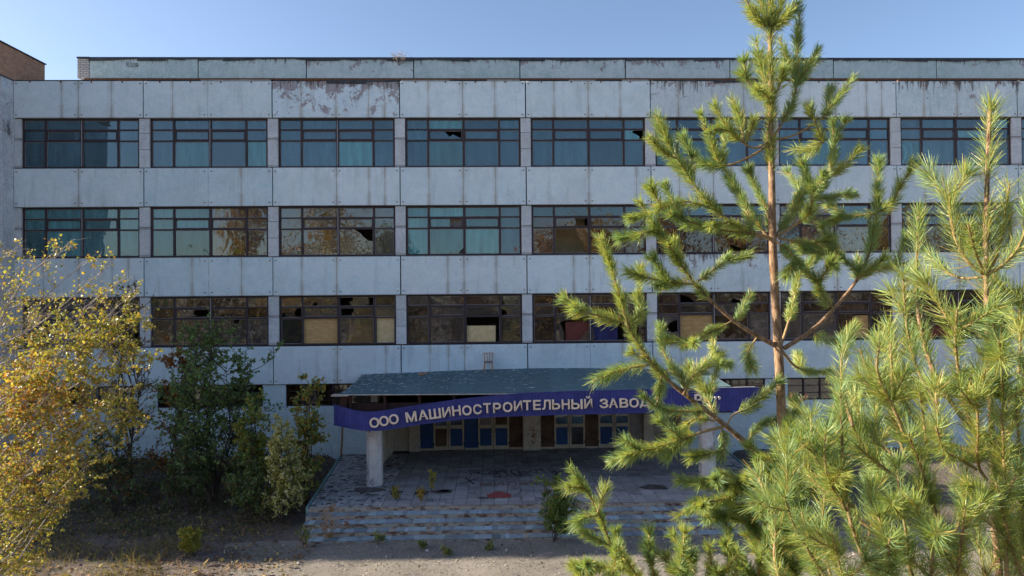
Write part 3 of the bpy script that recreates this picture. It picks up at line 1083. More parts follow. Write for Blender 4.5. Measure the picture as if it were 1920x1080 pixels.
# head beam and transom lights above the doors
mb = MB()
xl, xr = xof(788), xof(1205)
mb.box(xl, xr, YD - .02, YD + .1, 1.755, 1.90)
mb.box(xl, xr, YD - .02, YD + .1, 2.50, 3.06)
for k in range(15):
    xx = xl + (xr - xl) * k / 14
    mb.box(xx - .03, xx + .03, YD - .018, YD + .06, 1.90, 2.50)
fpart('transom_frame', mb, M['cream_wood'])
for k in range(14):
    mb = MB()
    xa, xb = xl + (xr - xl) * k / 14 + .03, xl + (xr - xl) * (k + 1) / 14 - .03
    mb.box(xa, xb, YD + .02, YD + .03, 1.90, 2.50)
    fpart('transom_panel', mb, M[random.choice(['chipboard', 'plywood', 'grey_panel', 'glass_clear'])])
# pilasters and plaster returns
def pil(x0, x1, y0, y1, z1=3.04, mt='cream', ch=.02):
    mb = MB()
    cx, cz = (x0 + x1) / 2, (ZP + z1) / 2
    mb.box(x0 - cx, x1 - cx, 0, y1 - y0, ZP - .02 - cz, z1 - cz, ch)
    o = link('pilaster', mb.mesh('pilaster', M[mt])); o.location = (cx, y0, cz)
    return rel(fac, o)
pil(xof(767), xof(787.8), .45, .8)
pil(xof(737), xof(767) - .004, .62, .8)
pil(17.12, 17.52, -.62, .62)
pil(17.14, 17.44, -3.2, -.625)
pil(xof(980.3), xof(1013.7), .35, .8)
pil(xof(1205.5), xof(1225.5), .38, .8)
pil(xof(1226), 31.15, .62, .8)
pil(31.15, 31.5, -.62, .62)
mb = MB()
mb.box(16.95, 31.65, 4.2, 4.4, ZP - .2, 3.3)
mb.box(16.95, 31.65, .81, 4.2, ZP - .2, ZP - .03)
mb.box(16.95, 17.1, .66, 4.2, ZP, 3.3)
mb.box(31.52, 31.65, .66, 4.2, ZP, 3.3)
fpart('vestibule', mb, M['interior_dark'])

# ------------------------------------------------------------------ porch with tiles and steps
def mat_tile(name, c1, c2, moss, amt):
    t = NT(name)
    v = t.coord('World')
    n1 = t.noise(v, 5, 6, 0.7)
    rn = t.objrand()
    a = t.n('ShaderNodeVertexColor', _layer_name='Col')
    col = t.ramp(n1, [(0.3, c1), (0.7, c2)])
    col = t.mix(t.math('MULTIPLY', t.ramp(t.noise(v, 1.1, 5, .65), [(0.45, 0.0), (0.65, 1.0)]), amt), col, moss)
    hs = t.n('ShaderNodeHueSaturation')
    t.l(col, hs.inputs['Color'])
    t.l(t.math('ADD', t.math('MULTIPLY', rn, 0.16), 0.92), hs.inputs['Value'])
    col = t.mix(1.0, hs.outputs[0], a.outputs['Color'], 'MULTIPLY')
    crack = t.n('ShaderNodeTexVoronoi', _feature='DISTANCE_TO_EDGE')
    crack.inputs['Scale'].default_value = 1.7
    t.l(t.coord('World'), crack.inputs['Vector'])
    ck = t.ramp(crack.outputs['Distance'], [(0.004, 1.0), (0.016, 0.0)])
    ck = t.math('MULTIPLY', ck, t.ramp(t.noise(v, .5, 3), [(0.45, 0.0), (0.55, 1.0)]))
    col = t.mix(t.math('MULTIPLY', ck, .7), col, (0.04, 0.035, 0.035))
    t.bsdf(col, 0.75, 0.3, t.bump(n1, 0.25, 0.01))
    return t.m


M['tile'] = mat_tile('grey_porch_tile', (0.27, 0.262, 0.262), (0.35, 0.34, 0.34), (0.21, 0.19, 0.19), .6)
M['tread'] = mat_tile('blue_grey_step_tile', (0.25, 0.31, 0.335), (0.33, 0.39, 0.41), (0.18, 0.18, 0.175), .6)


def mat_riser():
    t = NT('peeling_step_riser')
    v = t.coord('World', (1, 1, 2.5))
    n1 = t.noise(v, 2.6, 7, 0.72)
    col = t.ramp(n1, [(0.36, (0.09, 0.05, 0.04)), (0.44, (0.20, 0.13, 0.10)), (0.50, (0.38, 0.32, 0.26)), (0.58, (0.40, 0.36, 0.31)), (0.64, (0.20, 0.33, 0.33)), (0.75, (0.26, 0.40, 0.40))])
    t.bsdf(col, 0.85, 0.2, t.bump(n1, 0.5, 0.02))
    return t.m


M['riser'] = mat_riser()
porch = empty('entrance_porch', (24.3, -4, ZG))
tag(porch, 'tiled entrance porch with cracked paving and five worn steps', 'porch')
PXL = lambda y: 15.2 + (15.75 - 15.2) * (y / -8.05)
PXR = lambda y: 33.4 - (33.4 - 32.85) * (y / -8.05)
PF = -8.05
mb = MB()
mb.v += [(PXL(PF), PF + .01, -1.3), (PXR(PF), PF + .01, -1.3), (PXR(0), .1, -1.3), (PXL(0), .1, -1.3),
         (PXL(PF), PF + .01, ZP - .032), (PXR(PF), PF + .01, ZP - .032), (PXR(0), .1, ZP - .032), (PXL(0), .1, ZP - .032)]
mb.f += [(0, 1, 5, 4), (1, 2, 6, 5), (2, 3, 7, 6), (3, 0, 4, 7), (4, 5, 6, 7)]
mb.box(17.1, 31.5, .101, .85, -1.2, ZP - .034)
rel(porch, mb.build('platform', M['riser']))
M['grout'] = mat_simple('grey_tile_bed', (0.075, 0.065, 0.065), (0.12, 0.11, 0.105), 5, .95, .1, .2)
mb = MB()
mb.quad((PXL(PF) + .02, PF + .03, ZP - .009), (PXR(PF) - .02, PF + .03, ZP - .009), (PXR(0) - .02, .09, ZP - .009), (PXL(0) + .02, .09, ZP - .009))
mb.quad((17.15, .095, ZP - .009), (31.45, .095, ZP - .009), (31.45, .84, ZP - .009), (17.15, .84, ZP - .009))
rel(porch, mb.build('tile_bed', M['grout']))
edges_y = [PF, -8.45, -8.87, -9.25, -9.66]
heights = [ZP - .03, -.45 - .02, -.6 - .02, -.75 - .02, -.9 - .02]
for k in range(1, 5):
    mb = MB()
    ext = .10 * k
    mb.box(PXL(PF) + .03 * k, PXR(PF) + ext, edges_y[k] + .012, edges_y[k - 1] + .02, -1.35, heights[k], .01)
    rel(porch, mb.build('step', M['riser']))


def tiles_mesh(rects, z, th, name, mat, jit=.004, tone=.18, hue=.0, seed=1):
    R = np.random.default_rng(seed)
    Vs, Fs, Cs = [], [], []
    for (x0, x1, y0, y1) in rects:
        n = len(Vs)
        dz = R.normal(0, jit, 4) * .6 + R.normal(0, jit)
        g_ = .009
        c = np.array([1, 1, 1.]) * (1 + R.normal(0, tone)) * np.array([1 - hue * R.random(), 1, 1 + hue * R.random()])
        for (xx, yy), d in zip(((x0 + g_, y0 + g_), (x1 - g_, y0 + g_), (x1 - g_, y1 - g_), (x0 + g_, y1 - g_)), dz):
            Vs.append((xx, yy, z - th)); Vs.append((xx, yy, z + d))
            Cs += [c, c]
        for q in range(4):
            q2 = (q + 1) % 4
            Fs.append((n + 2 * q, n + 2 * q2, n + 2 * q2 + 1, n + 2 * q + 1))
        Fs.append((n + 1, n + 3, n + 5, n + 7))
    return np_mesh(name, Vs, Fs, mat, np.clip(np.array(Cs), .3, 1.6))


TS = .502
rects = []
xgrid = np.arange(18.35, 32.4, TS)
j = 0
y = PF + .03
while y < .55:
    ylen = random.choice([.5, .5, .5, .34, .25])
    for x in xgrid:
        if y > -.05 and not (17.2 < x and x + TS < 31.4):
            continue
        if random.random() < .09:      # a slab replaced by quarter tiles
            hx, hy = TS / 2, ylen / 2
            for a in (0, 1):
                for c in (0, 1):
                    rects.append((x + a * hx, x + a * hx + hx, y + c * hy, y + c * hy + hy))
        else:
            rects.append((x, x + TS, y, min(y + ylen, .6)))
    y += ylen
rects.sort(key=lambda q: q[2])
near, far = rects[:290], rects[290:]
tcache = []
for k in range(1):
    pass
for q in near:
    cx, cy = (q[0] + q[1]) / 2, (q[2] + q[3]) / 2
    key = ('t', round(q[1] - q[0], 3), round(q[3] - q[2], 3), random.randrange(4))
    if key not in cache:
        cache[key] = tiles_mesh([(-(q[1] - q[0]) / 2, (q[1] - q[0]) / 2, -(q[3] - q[2]) / 2, (q[3] - q[2]) / 2)], 0, .03, 'tile', M['tile'], .002, .12, seed=len(cache))
    o = link('tile', cache[key])
    o.location = (cx, cy, ZP + random.uniform(-.003, .003))
    rel(porch, o)
o = link('rear_tile', tiles_mesh(far, ZP, .03, 'rear_tile', M['tile'], .002, .12, seed=5))
tag(rel(porch, o), kind='stuff')

# crazy paving of broken slabs on the left third of the porch
Vs, Fs, Cs = [], [], []
R = np.random.default_rng(3)
def crazy(x0f, x1f, y0, y1, st, z):
    ny_ = int((y1 - y0) / st)
    rowpts = []
    nx_ = int((x1f(y0) - x0f(y0)) / st)
    P = np.zeros((ny_ + 1, nx_ + 1, 2))
    for a in range(ny_ + 1):
        yy = y0 + (y1 - y0) * a / ny_
        for c in range(nx_ + 1):
            xx = x0f(yy) + (x1f(yy) - x0f(yy)) * c / nx_
            jx = R.normal(0, st * .2) if 0 < c < nx_ else 0
            jy = R.normal(0, st * .2) if 0 < a < ny_ else 0
            P[a, c] = (xx + jx + (st * .25 if a % 2 and 0 < c < nx_ else 0), yy + jy)
    for a in range(ny_):
        for c in range(nx_):
            q = np.array([P[a, c], P[a, c + 1], P[a + 1, c + 1], P[a + 1, c]])
            if R.random() < .05: continue
            ct = q.mean(0)
            q = ct + (q - ct) * (.88 + .06 * R.random())
            n = len(Vs)
            zz = z + R.normal(0, .006)
            cc = np.array([1.18, 1.22, 1.22]) * (1 + R.normal(0, .16))
            for k in range(4):
                Vs.append((q[k, 0], q[k, 1], z - .03)); Vs.append((q[k, 0], q[k, 1], zz + R.normal(0, .003)))
                Cs.extend([cc, cc])
            for k in range(4):
                k2 = (k + 1) % 4
                Fs.append((n + 2 * k, n + 2 * k2, n + 2 * k2 + 1, n + 2 * k + 1))
            Fs.append((n + 1, n + 3, n + 5, n + 7))
crazy(lambda y: PXL(y) + .04, lambda y: 18.34, PF + .03, .05, .17, ZP)
crazy(lambda y: 32.42, lambda y: PXR(y) - .04, PF + .03, .05, .19, ZP)
o = link('crazy_paving', np_mesh('crazy_paving', Vs, Fs, M['tile'], np.clip(np.array(Cs), .4, 1.8)))
tag(rel(porch, o), kind='stuff')
# tread tiles, small: one joined part for each step
for k in range(1, 5):
    rr = []
    ext = .10 * k
    x = PXL(PF) + .03 * k
    while x < PXR(PF) + ext - .1:
        w = random.choice([.15, .15, .2, .3, .3, .45])
        if random.random() > .04:
            rr.append((x, x + w, edges_y[k] - .012, edges_y[k - 1] - .002))
        x += w
    o = link('tread_tile', tiles_mesh(rr, heights[k] + .008, .024, 'tread_tile', M['tread'], .003, .2, .12, seed=20 + k))
    tag(rel(porch, o), kind='stuff')
# turquoise painted edge strip along the left side and the front nosing
M['turq'] = mat_simple('worn_turquoise_paint', (0.10, 0.24, 0.24), (0.26, 0.40, 0.39), 4, .8, .2, .3)
mb = MB()
mb.bar((PXL(0) - .03, 0.05, ZP - .1), (PXL(PF) - .03, PF, ZP - .1), .07, .25)
rel(porch, mb.build('kerb', M['turq']))
mb = MB()
mb.bar((PXR(0) + .03, 0.05, ZP - .1), (PXR(PF) + .03, PF, ZP - .1), .07, .25)
rel(porch, mb.build('kerb', M['turq']))

# worn painted writing, a painted heart and dark oil spots on the tiles, each a sheet just above them
M['black_paint'] = mat_simple('faded_black_paint', (0.045, 0.035, 0.04), (0.10, 0.09, 0.09), 9, .8, .2, 0)
M['red_paint'] = mat_simple('faded_red_paint', (0.22, 0.045, 0.045), (0.30, 0.09, 0.08), 9, .8, .2, 0)
M['dry_red'] = mat_simple('rubbed_red_paint', (0.20, 0.11, 0.10), (0.28, 0.15, 0.13), 9, .8, .2, 0)
M['oil'] = mat_simple('dark_stain', (0.055, 0.045, 0.045), (0.11, 0.10, 0.095), 4, .6, .3, 0)


def text_mesh(txt, bold=0.0, extrude=0.0, res=3):
    cu = bpy.data.curves.new('text', 'FONT')
    cu.body = txt
    cu.size = 1.0
    cu.offset = bold
    cu.extrude = extrude
    cu.resolution_u = res
    ob = bpy.data.objects.new('text', cu)
    COL.objects.link(ob)
    bpy.context.view_layer.update()
    dg = bpy.context.evaluated_depsgraph_get()
    me = bpy.data.meshes.new_from_object(ob.evaluated_get(dg))
    bpy.data.objects.remove(ob)
    bpy.data.curves.remove(cu)
    v = np.zeros(len(me.vertices) * 3)
    me.vertices.foreach_get('co', v)
    v = v.reshape(-1, 3)
    return me, v


def fit_text(txt, w, h, mat, bold=0.0, depth=0.0):
    """mesh of a word scaled to w x h with its lower left corner at the origin, front towards +z"""
    me, v = text_mesh(txt, bold, depth)
    lo, hi = v.min(0), v.max(0)
    v[:, 0] = (v[:, 0] - lo[0]) * w / (hi[0] - lo[0])
    v[:, 1] = (v[:, 1] - lo[1]) * h / (hi[1] - lo[1])
    me.vertices.foreach_set('co', v.ravel().astype(np.float32))
    me.materials.clear()
    me.materials.append(mat)
    me.update()
    return me


for txt, px_, py_, w, h, rot, mt in (('Х', 862, 908, .62, .9, -8, 'black_paint'), ('ЛЮДА', 884, 893, 1.35, .75, 16, 'black_paint'), ('ЭТО', 926, 896, 1.3, 1.0, 14, 'black_paint'),
                                    ('МЕЧТА', 970, 896, 1.9, .85, 18, 'black_paint'), ('ЧИНА', 966, 870, 1.6, .7, 6, 'dry_red'), ('МИЛАЯ', 900, 913, 2.3, .6, 3, 'dry_red'), ('Л', 1035, 897, .8, 1.0, 0, 'black_paint')):
    o = link('graffiti', fit_text(txt, w, h, M[mt], -.012))
    p = atZ(px_, py_, ZP)
    o.location = (p[0], p[1], ZP + .016)
    o.rotation_euler = (0, 0, math.radians(rot))
    rel(porch, o)


def blob(name, px_, py_, rx, ry, mt, seed, heart=False):
    R = np.random.default_rng(seed)
    p = atZ(px_, py_, ZP)
    pts = []
    n = 30
    ph = R.random(4) * 6
    for k in range(n):
        a = 2 * math.pi * k / n
        rr = 1 + .10 * math.sin(3 * a + ph[0]) + .07 * math.sin(5 * a + ph[1]) + .04 * math.sin(9 * a + ph[2])
        if heart:
            rr *= 1 - .35 * max(0, math.cos(a - math.pi)) ** 2 * .3
        pts.append((rx * rr * math.cos(a), ry * rr * math.sin(a), 0))
    mb = MB(); mb.poly(pts)
    o = link(name, mb.mesh(name, M[mt])); o.location = (p[0], p[1], ZP + .014)
    rel(porch, o)


blob('painted_heart', 936, 929, .46, .42, 'red_paint', 1)
blob('stain', 690, 919, .62, .34, 'oil', 2)
blob('stain', 742, 924, .24, .30, 'oil', 3)
blob('stain', 790, 925, .26, .30, 'oil', 4)
blob('stain', 830, 922, .40, .26, 'oil', 5)
blob('stain', 833, 921, .22, .14, 'red_paint', 6)
blob('stain', 1226, 914, .52, .36, 'oil', 7)
blob('stain', 905, 934, .2, .12, 'oil', 8)

# ------------------------------------------------------------------ canopy: roof sheets on brown rafters, two columns
M['felt'] = mat_simple('blue_grey_roofing', (0.075, 0.135, 0.155), (0.12, 0.185, 0.205), 2.2, .8, .25, .2, 0, True, (1, 1, 1), .12)
M['brownwood'] = mat_simple('dark_brown_timber', (0.035, 0.018, 0.016), (0.085, 0.045, 0.038), 4, .8, .2, .3, 0, True, (1, 6, 6))
M['column'] = mat_concrete('pale_pink_plaster', (0.58, 0.54, 0.52), (0.66, 0.62, 0.60), 0.3, 0.05, 0.12, False, 50, 50)
canopy = empty('entrance_canopy', (24.3, -3, ZP))
tag(canopy, 'low blue-grey felt roofed canopy over the entrance on two pale columns', 'canopy')
back_px = [(680, 702), (760, 699), (840, 695.5), (920, 692.5), (1000, 690.5), (1080, 690), (1200, 691.5), (1322, 695)]
front_px = [(640, 738), (760, 737.5), (860, 737), (960, 736), (1080, 733), (1200, 729.5), (1300, 726.5), (1368, 724)]
BK = np.array([atY(x, y, -.02) for x, y in back_px]); FRT = np.array([atY(x, y, -5.9) for x, y in front_px])
NS = 15
for k in range(NS):
    t0, t1 = k / NS, (k + 1) / NS
    mb = MB()
    rows_ = 6
    th = .035
    gr = []
    for q in range(rows_ + 1):
        s_ = q / rows_
        line = []
        for t in (t0, t1 + .004):
            xb_ = BK[0, 0] + (BK[-1, 0] - BK[0, 0]) * t; xf_ = FRT[0, 0] + (FRT[-1, 0] - FRT[0, 0]) * t
            zb_ = np.interp(xb_, BK[:, 0], BK[:, 2]); zf_ = np.interp(xf_, FRT[:, 0], FRT[:, 2])
            sag = -.05 * math.sin(math.pi * s_) * (1 + .6 * math.sin(t * 17))
            line.append((xb_ + (xf_ - xb_) * s_, -.02 - 5.9 * s_, zb_ + (zf_ - zb_) * s_ + sag + .006 * (k % 2)))
        gr.append(line)
    for q in range(rows_):
        a, b_ = gr[q]; c, d = gr[q + 1]
        mb.quad(c, d, b_, a)
        low = lambda p: (p[0], p[1], p[2] - th)
        mb.quad(low(a), low(b_), low(d), low(c))
        mb.quad(a, low(a), low(c), c); mb.quad(low(b_), b_, d, low(d))
    mb.quad(gr[-1][0], (gr[-1][0][0], gr[-1][0][1], gr[-1][0][2] - th), (gr[-1][1][0], gr[-1][1][1], gr[-1][1][2] - th), gr[-1][1])
    rel(canopy, mb.build('roof_sheet', M['felt']))
zfront = lambda x: np.interp(x, FRT[:, 0], FRT[:, 2])
for x in np.arange(16.75, 31.6, 1.35):
    mb = MB()
    zb_ = np.interp(x, BK[:, 0], BK[:, 2])
    mb.bar((x, -.03, zb_ - .19), (x, -5.7, zfront(x) - .14), .10, .16)
    rel(canopy, mb.build('rafter', M['brownwood']))
    mb = MB()
    mb.bar((x, -5.6, 2.60), (x + .02, -5.6, zfront(x) - .2), .11, .09, (0, 1, 0))
    rel(canopy, mb.build('post', M['brownwood']))
mb = MB()
mb.box(16.5, 31.9, -5.52, -5.38, 2.42, 2.98)
rel(canopy, mb.build('front_beam', M['brownwood']))
mb = MB()
mb.box(17.15, 31.5, -5.3, -.03, 2.62, 2.66)
rel(canopy, mb.build('soffit', M['brownwood']))
mb = MB()
for i in range(len(FRT) - 1):
    a, b_ = FRT[i], FRT[i + 1]
    mb.bar((a[0] - (.35 if i == 0 else 0), -5.92, a[2] - .04), (b_[0] + (1.0 if i == len(FRT) - 2 else 0), -5.92, b_[2] - .04), .12, .03)
rel(canopy, mb.build('eave_flashing', M['zinc']))
mb = MB()
mb.box(16.1, 16.75, -6.0, -5.5, 3.33, 3.36)
rel(canopy, mb.build('bent_flashing', M['zinc']))
mb = MB()
mb.bar((16.45, -5.6, 2.4), (16.55, -5.6, 3.35), .28, .22, (0, 1, 0))
rel(canopy, mb.build('corner_post', M['brownwood']))
for cx, cyy in ((17.62, -5.2), (31.0, -5.05)):
    mb = MB()
    prof = [(-.29, -.14), (-.14, -.30), (.13, -.30), (.29, -.12), (.29, .28), (-.29, .28)]
    zs = [ZP - .02, ZP + .03, 1.2, 2.6]
    for za, zb in zip(zs[:-1], zs[1:]):
        for q in range(6):
            a, b_ = prof[q], prof[(q + 1) % 6]
            mb.quad((a[0], a[1], za), (b_[0], b_[1], za), (b_[0], b_[1], zb), (a[0], a[1], zb))
    o = link('column', mb.mesh('column', M['column'])); o.location = (cx, cyy, 0)
    rel(canopy, o)
# a loose pole leaning at the left
mb = MB()
a, b_ = atZ(639, 856, ZP), atY(642, 797, -1.3)
mb.tube([(a[0], a[1], ZP), tuple((a + b_) / 2 + np.array([.02, 0, 0])), tuple(b_), (b_[0], b_[1], 2.6)], .045, 7)
po = mb.build('leaning_pole', M['plywood'])
tag(po, 'thin pale wooden pole standing at the left corner of the porch', 'pole')
# broken glass and plaster crumbs on the canopy roof
R = np.random.default_rng(9)
Vs, Fs, Cs = [], [], []
for k in range(1500):
    t = R.random() ** 1.6 * .95
    s_ = abs(R.normal(0, .33)) if R.random() < .75 else R.random()
    if s_ > .97: continue
    if t > .5 and R.random() < .6: continue
    xb_ = BK[0, 0] + (BK[-1, 0] - BK[0, 0]) * t; xf_ = FRT[0, 0] + (FRT[-1, 0] - FRT[0, 0]) * t
    zb_ = np.interp(xb_, BK[:, 0], BK[:, 2]); zf_ = np.interp(xf_, FRT[:, 0], FRT[:, 2])
    c = np.array([xb_ + (xf_ - xb_) * s_, -.02 - 5.9 * s_, zb_ + (zf_ - zb_) * s_ - .05 * math.sin(math.pi * s_) * (1 + .6 * math.sin(t * 17)) + .012])
    sz = R.gamma(2.0, .016) + .012
    a = R.random() * 6.28
    n = len(Vs)
    for q in range(4):
        ang = a + q * 1.57 + R.normal(0, .3)
        Vs.append(c + np.array([math.cos(ang) * sz * (1.4 if q % 2 else .7), math.sin(ang) * sz * (1.4 if q % 2 else .7), R.random() * .02]))
        Cs.append(np.array([.48, .55, .58]) * (.6 + .6 * R.random()))
    Fs.append((n, n + 1, n + 2, n + 3))
M['crumb'] = mat_leaf('glass_and_plaster_crumbs', .1, .5, .5)
o = link('roof_debris', np_mesh('roof_debris', Vs, Fs, M['crumb'], np.array(Cs)))
tag(o, 'pale shards of glass and plaster strewn over the canopy roof', 'debris', kind='stuff')
for k, (x, y, s_) in enumerate(((790, 704, .13), (799, 700, .10))):
    p = atY(x, y, -1.0 + .3 * k)
    mb = MB()
    mb.box(-s_, s_, -s_ * .5, s_ * .5, -s_ * .4, s_ * .4, .02)
    o = mb.build('brick_fragment', M['redbrick_x']); o.location = (p[0], p[1], np.interp(p[0], BK[:, 0], BK[:, 2]) + .01); o.rotation_euler = (.1, .2, .5 + k)
    tag(o, ('larger' if k == 0 else 'smaller') + ' of the two brick lumps lying on the canopy roof', 'brick')

# ------------------------------------------------------------------ sign band
M['bluesheet'] = mat_simple('blue_profiled_sheet', (0.020, 0.028, 0.165), (0.042, 0.052, 0.25), 2.2, .45, .4, 0, 0, True, (1, 1, 1), .08)
M['letter'] = mat_simple('beige_letter_board', (0.82, 0.62, 0.45), (0.90, 0.71, 0.54), 5, .7, .25, .05, 0, True, (1, 1, 1), .06)
M['letter_side'] = mat_simple('skylit_letter_edge', (0.62, 0.60, 0.58), (0.74, 0.72, 0.70), 5, .7, .25, 0)  # letter rims coloured whiter, standing in for sky light on their tops
sign = empty('sign_band', (24.4, -6, 2.5))
tag(sign, 'sagging blue profiled-sheet fascia band with raised beige Cyrillic letters over the entrance', 'sign')
fas = [(624, 761, 797), (652, 766, 800), (680, 771, 803.5), (703, 770.5, 804.5), (740, 766, 801), (767, 762, 797), (800, 757.5, 792.5), (860, 749, 785), (915, 743, 780.5), (973, 738, 778.5), (1020, 736, 777), (1080, 733.5, 775.5), (1200, 731, 773), (1300, 729, 771), (1423, 727, 768)]
YS = -6.0
FT = np.array([atY(x, a, YS) for x, a, c in fas]); FB = np.array([atY(x, c, YS) for x, a, c in fas])
FX = (FT[:, 0] + FB[:, 0]) / 2
ztop = lambda x: np.interp(x, FX, FT[:, 2])
zbot = lambda x: np.interp(x, FX, FB[:, 2])
ybow = lambda x: YS - .25 * math.exp(-((x - 17.8) / 1.2) ** 2) + (.30 * max(0, 16.9 - x))
xs_ = np.linspace(FX[0], FX[-1], 9)
for k in range(8):
    mb = MB()
    pitch = .135
    n = int((xs_[k + 1] - xs_[k]) / pitch)
    prof = []
    for q in range(n):
        xa = xs_[k] + (xs_[k + 1] - xs_[k]) * q / n
        wv = (xs_[k + 1] - xs_[k]) / n
        for fx, dy in ((0, 0), (.42, 0), (.5, .012), (.9, .012), (1.0, 0)):
            prof.append((xa + wv * fx, dy))
    for (xa, da), (xb, db) in zip(prof[:-1], prof[1:]):
        if xb - xa < 1e-6: continue
        mb.quad((xa, ybow(xa) + da, zbot(xa)), (xb, ybow(xb) + db, zbot(xb)), (xb, ybow(xb) + db, ztop(xb)), (xa, ybow(xa) + da, ztop(xa)))
        mb.quad((xb, ybow(xb) + db + .012, zbot(xb)), (xa, ybow(xa) + da + .012, zbot(xa)), (xa, ybow(xa) + da + .012, ztop(xa)), (xb, ybow(xb) + db + .012, ztop(xb)))
    rel(sign, mb.build('sheet', M['bluesheet']))
for nm, fz, hh, off in (('bottom_rail', zbot, .05, -.01), ('top_rail', ztop, .03, .0)):
    mb = MB()
    xx = np.linspace(FX[0], FX[-1], 40)
    for xa, xb in zip(xx[:-1], xx[1:]):
        mb.bar((xa, ybow(xa) + .02, fz(xa) + off), (xb, ybow(xb) + .02, fz(xb) + off), .07, hh)
    rel(sign, mb.build(nm, M['bluesheet']))
letters = [('О', 696, 714, 799), ('О', 714.2, 731.8, 796.5), ('О', 732, 750, 794), ('М', 763, 783, 790.7), ('А', 786, 804, 787.3), ('Ш', 806, 828, 785.3), ('И', 831, 846, 782), ('Н', 849, 865, 779.3), ('О', 867.5, 885, 778.5),
           ('С', 888, 904, 776.5), ('Т', 907, 921, 774), ('Р', 924.7, 939.7, 773.3), ('О', 943, 961, 772), ('И', 963.7, 979, 769.8), ('Т', 981, 996, 768.5), ('Е', 999.7, 1014, 768), ('Л', 1016.7, 1032.5, 767.5), ('Ь', 1035, 1050, 767),
           ('Н', 1053, 1068, 766.7), ('Ы', 1071, 1092, 766.5), ('Й', 1095, 1110, 765), ('З', 1124, 1140, 764.6), ('А', 1141, 1158, 764), ('В', 1161, 1177.5, 763.6), ('О', 1179.5, 1197, 763.4), ('Д', 1199, 1217, 764), ('Р', 1302, 1315, 756.5), ('А', 1316, 1330, 756),
           ('’', 1338, 1342.5, 749.5), ('’', 1345.5, 1350, 749.3)]
for ch, xa, xb, yb in letters:
    hpx = 18.2 if xa < 1110 else 17.2
    if ch == '’': hpx = 6.5
    if ch == 'Й': hpx = 22.5
    pa, pb, pt = atY(xa, yb, YS), atY(xb, yb, YS), atY(xa, yb - hpx, YS)
    w, h = pb[0] - pa[0], pt[2] - pa[2]
    me = fit_text(ch, w, h, M['letter'], .020, .055 / max(h, .01) * .38 if False else .05)
    me.materials.append(M['letter_side'])
    for p in me.polygons:
        if abs(p.normal.z) < .5:
            p.material_index = 1
    o = link('letter', me)
    sl = math.atan2(zbot(pb[0]) - zbot(pa[0]), pb[0] - pa[0])
    o.matrix_world = Matrix.Translation((pa[0], ybow((pa[0] + pb[0]) / 2) - .055, pa[2])) @ Matrix.Rotation(-sl, 4, 'Y') @ Matrix.Rotation(math.pi / 2, 4, 'X')
    mw = o.matrix_world.copy()
    rel(sign, o)
    o.matrix_basis = mw

# small hand painted name on the first attic panel
o = link('graffiti', fit_text('Коля', .62, .32, M['black_paint'], -.01))
pp = atY(237, 126, 5.97)
o.location = (pp[0], 5.972, pp[2]); o.rotation_euler = (math.pi / 2, 0, 0)
rel(fac, o)
# red scrawl on the cream pier between the doors
mb = MB()
for a, b_ in (((1000, 800), (1000.5, 822)), ((992.5, 806), (1009, 806.5)), ((1000, 822), (1006, 813)), ((995, 820), (1005, 812)), ((996, 826), (1002, 831)), ((1002, 831), (1004, 824)), ((996, 826), (999, 833))):
    mb.bar(tuple(atY(a[0], a[1], .335)), tuple(atY(b_[0], b_[1], .335)), .012, .045, (0, 1, 0))
rel(fac, mb.build('graffiti', M['red_paint']))

# ------------------------------------------------------------------ wooden chair on the canopy roof
M['chairwood'] = mat_simple('orange_brown_wood', (0.42, 0.19, 0.07), (0.58, 0.28, 0.11), 6, .55, .3, .1, 0, True, (1, 1, 5))
M['seatwood'] = mat_simple('grey_worn_seat', (0.14, 0.13, 0.12), (0.22, 0.20, 0.18), 6, .7, .3, .1)
cz = np.interp(22.1, BK[:, 0], BK[:, 2]) - .0
chair = empty('wooden_chair', (22.13, -.42, cz))
tag(chair, 'small orange-brown wooden chair standing on the canopy roof against the wall', 'chair')
def cpart(name, a, b_, w, h, mt='chairwood', up=(0, 1, 0)):
    mb = MB(); mb.bar(a, b_, w, h, up)
    o = mb.build(name, M[mt], chair)
    return o
for sx in (-1, 1):
    cpart('leg', (sx * .215, -.20, 0), (sx * .17, -.18, .40), .045, .045)
    cpart('leg', (sx * .19, .20, 0), (sx * .165, .18, .40), .035, .035)
    cpart('back_post', (sx * .165, .18, .40), (sx * .215, .25, .80), .042, .04)
    cpart('side_rail', (sx * .17, -.18, .35), (sx * .165, .18, .35), .025, .05, 'chairwood', (0, 0, 1))
cpart('back_rail', (-.225, .25, .79), (.225, .25, .79), .03, .05, 'chairwood', (0, 1, 0))
for x in (-.05, .05):
    cpart('back_slat', (x * .9, .185, .43), (x * 1.3, .245, .78), .028, .016)
cpart('front_rail', (-.17, -.18, .35), (.17, -.18, .35), .025, .05)
mb = MB(); mb.slab(-.21, .21, -.22, .2, .385, .425, .012)
mb.build('seat', M['seatwood'], chair)

